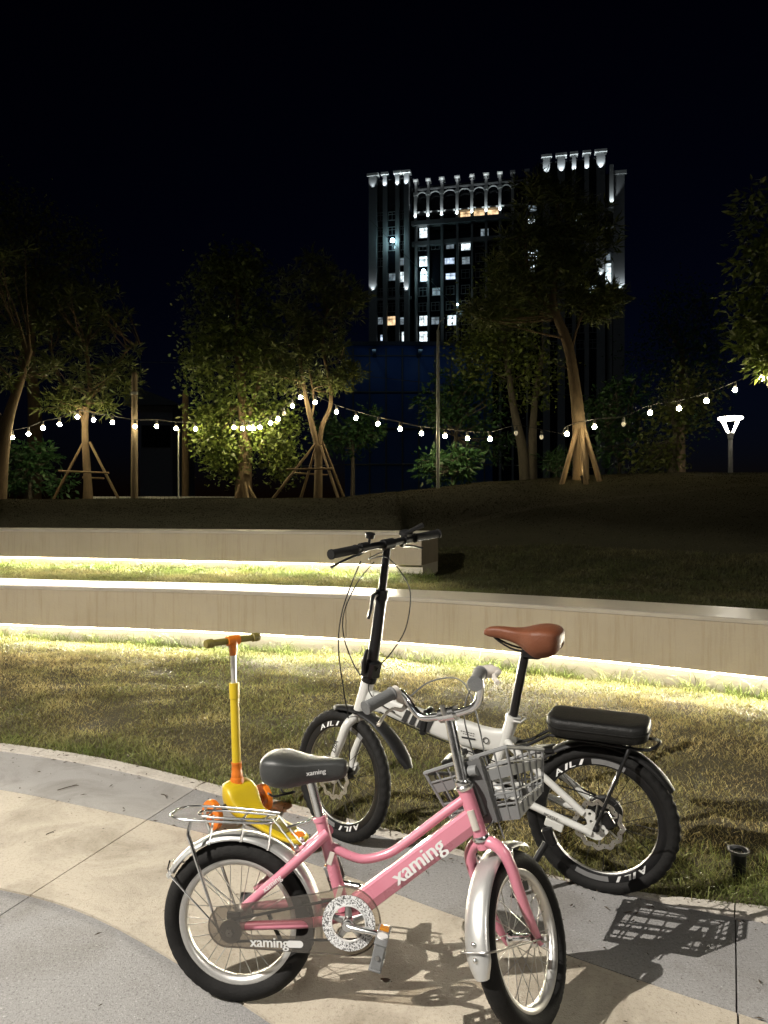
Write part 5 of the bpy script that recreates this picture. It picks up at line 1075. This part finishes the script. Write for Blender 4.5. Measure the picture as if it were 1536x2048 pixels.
flood(tw(746, 500)[0], -.75, tw(746, 586)[1], FP*.5); flood(tw(813, 500)[0], -.75, tw(813, 586)[1], FP*.55); flood(tw(1201, 500)[0], -.75, tw(1201, 556)[1], FP*.6); flood(tw(1244, 500)[0], .9, tw(1244, 580)[1], FP*1.1)
colx = tw(1225, 400)[0]; tbox(colx-.5, colx+.25, .5, 1.3, tw(1225, 412)[1], tw(1225, 326)[1], 'half_column', 'tower_pier'); flood(colx-.1, -.1, tw(1225, 410)[1], FP*.5); tbox(colx-2.2, colx+.3, .8, 4, tw(1218, 420)[1], tw(1218, 413)[1], 'balcony', 'tower_pier'); tbox(colx-2.2, colx+.3, .8, 4, tw(1218, 450)[1], tw(1218, 444)[1], 'balcony', 'tower_wall')
# windows: every bay and storey, the lit ones where the photograph shows them
LIT = {(845, 459): 'window_white', (930, 484): 'window_white', (845, 517): 'window_white', (897, 516): 'window_cool', (930, 515): 'window_dim', (847, 547): 'window_white', (899, 547): 'window_cool', (870, 578): 'window_dim', (804, 552): 'window_white', (762, 640): 'window_dim', (783, 640): 'window_warm', (845, 637): 'window_white', (902, 636): 'window_white', (764, 674): 'window_cool', (807, 672): 'window_white', (845, 669): 'window_white', (784, 701): 'window_white', (929, 424): 'window_warm', (957, 419): 'window_warm', (985, 415): 'window_warm', (1216, 525): 'window_white', (1060, 430): 'window_white', (1065, 410): 'window_dim', (1066, 505): 'window_white', (1066, 535): 'window_white', (1160, 428): 'window_white', (1155, 578): 'window_white', (1182, 578): 'window_white', (807, 640): 'window_dim', (804, 521): 'window_dim', (784, 552): 'window_dim', (898, 484): 'window_dim', (1216, 500): 'window_dim', (1216, 545): 'window_white', (968, 458): 'window_dim', (868, 637): 'window_dim'}
def window(x, z, w_, h_, y, mat):
    f = MB(); t_ = .10
    f.box((x, y, z+h_/2), (w_+.2, .14, t_)); f.box((x, y, z-h_/2), (w_+.2, .14, t_)); f.box((x-w_/2, y, z), (t_, .14, h_)); f.box((x+w_/2, y, z), (t_, .14, h_)); f.box((x, y, z), (.07, .12, h_)); f.box((x, y, z+h_*.18), (w_, .12, .07))
    o = f.build('window', 'tower_wall' if mat == 'window_dark' else 'tower_pier', TW_, False)
    MB().box((x, y+.06, z), (w_, .02, h_)).build('pane', 'dark_glass' if mat == 'window_dark' else mat, o, False)
used = []
for (u, v), m_ in LIT.items():
    x, z = tw(u, v); w_, h_ = {'window_cool': (2.0, 1.3), 'window_white': (1.9, 2.1), 'window_warm': (2.2, 1.9), 'window_dim': (1.6, 1.5)}[m_]
    y = .68 if x < xa or xb < x < xc else 1.85
    if x > xc: y = 3.8
    if (u, v) in ((807, 672), (804, 552), (764, 674)): w_ = 1.0
    if v == 701: y = .68
    window(x, z, w_, h_, y, m_); used.append((x, z))
bays = [tw(u, 500)[0] for u in (760, 783, 804, 843, 868, 898, 929, 958, 986, 1012, 1040, 1107, 1137, 1160, 1186)]
for x in bays:
    for k in range(1, 13):
        z = tw(870, 701)[1]+FL*(k-1)
        if any(abs(x-a)+abs(z-b) < 2.6 for a, b in used) or (xa < x < xb and z > z_led-2) or z > zL-6: continue
        window(x, z, 1.6, 1.7, .68 if (x < xa or x > xb) else 1.85, 'window_dark')
fx_, fz_ = tw(785, 481, 1.2); MB().sphere((fx_, -1.2, fz_), .45, 12, 8).build('flare_ball', 'flare_glow', TW_); fx_, fz_ = tw(847, 542, 1.2); MB().sphere((fx_, -1.2, fz_), .38, 12, 8).build('flare_ball', 'flare_glow', TW_); fx_, fz_ = tw(915, 609, 1.2); MB().sphere((fx_, -1.2, fz_), .2, 10, 6).build('flare_ball', 'flare_glow', TW_)  # glowing balls added in place of lens flares, no lamps on the tower
# blue building and small house
Y = 62; a, b = at(690, 690, Y), at(985, 690, Y)
BL = thing('blue_building', 'dark blue clad block standing below the tower', 'building', V(a.x, Y, -.5)); wB = b.x-a.x; hB = a.z+.5
MB().box((wB/2, 4, hB/2), (wB, 8, hB)).build('wall', 'blue_cladding', BL, False)
for k in range(5): MB().box((wB/2, -.06, hB*(k+.9)/5.2), (wB+.1, .12, .10)).build('ledge', 'cable_line', BL, False)
for k in range(9): MB().box((wB*(k+.5)/9, -.05, hB/2), (.12, .10, hB-.6)).build('mullion', 'cable_line', BL, False)
MB().box((wB/2, 4, hB+.1), (wB+.5, 8.5, .3)).build('roof', 'house_roof', BL, False)
for k in (.2, .5, .8):
    MB().box((wB*k, -1.6, hB-1.0), (.3, 3.2, .12)).build('fill_light_arm', 'cable_line', BL, False); point_light('blue_fill_light', (wB*k, -3.0, hB-1.4), 8, (.45, .7, 1), .2, BL)  # arms and lights added to brighten the blue wall
Y = 34; a, b = at(280, 830, Y), at(345, 830, Y)
HS = thing('small_house', 'dim gabled house glimpsed behind the wooden pole', 'house', V(a.x, Y, -.5)); w_ = b.x-a.x; zr_ = at(0, 770, Y).z+.5; ze = at(0, 812, Y).z+.5
MB().box((w_/2, 2, ze/2), (w_, 4, ze)).build('wall', 'house_wall', HS, False)
MB().rings([[(-.6, y, ze), (w_+.3, y, ze), (w_+.3, y, ze+.1), (-.4, y, zr_), (-.6, y, zr_-.1)] for y in (-.4, 4.4)]).build('roof', 'house_roof', HS, False)
for k in range(2): MB().box((w_*(.3+.4*k), -.03, ze-1.4), (.7, .06, 1.0)).build('window', 'dark_glass', HS, False)
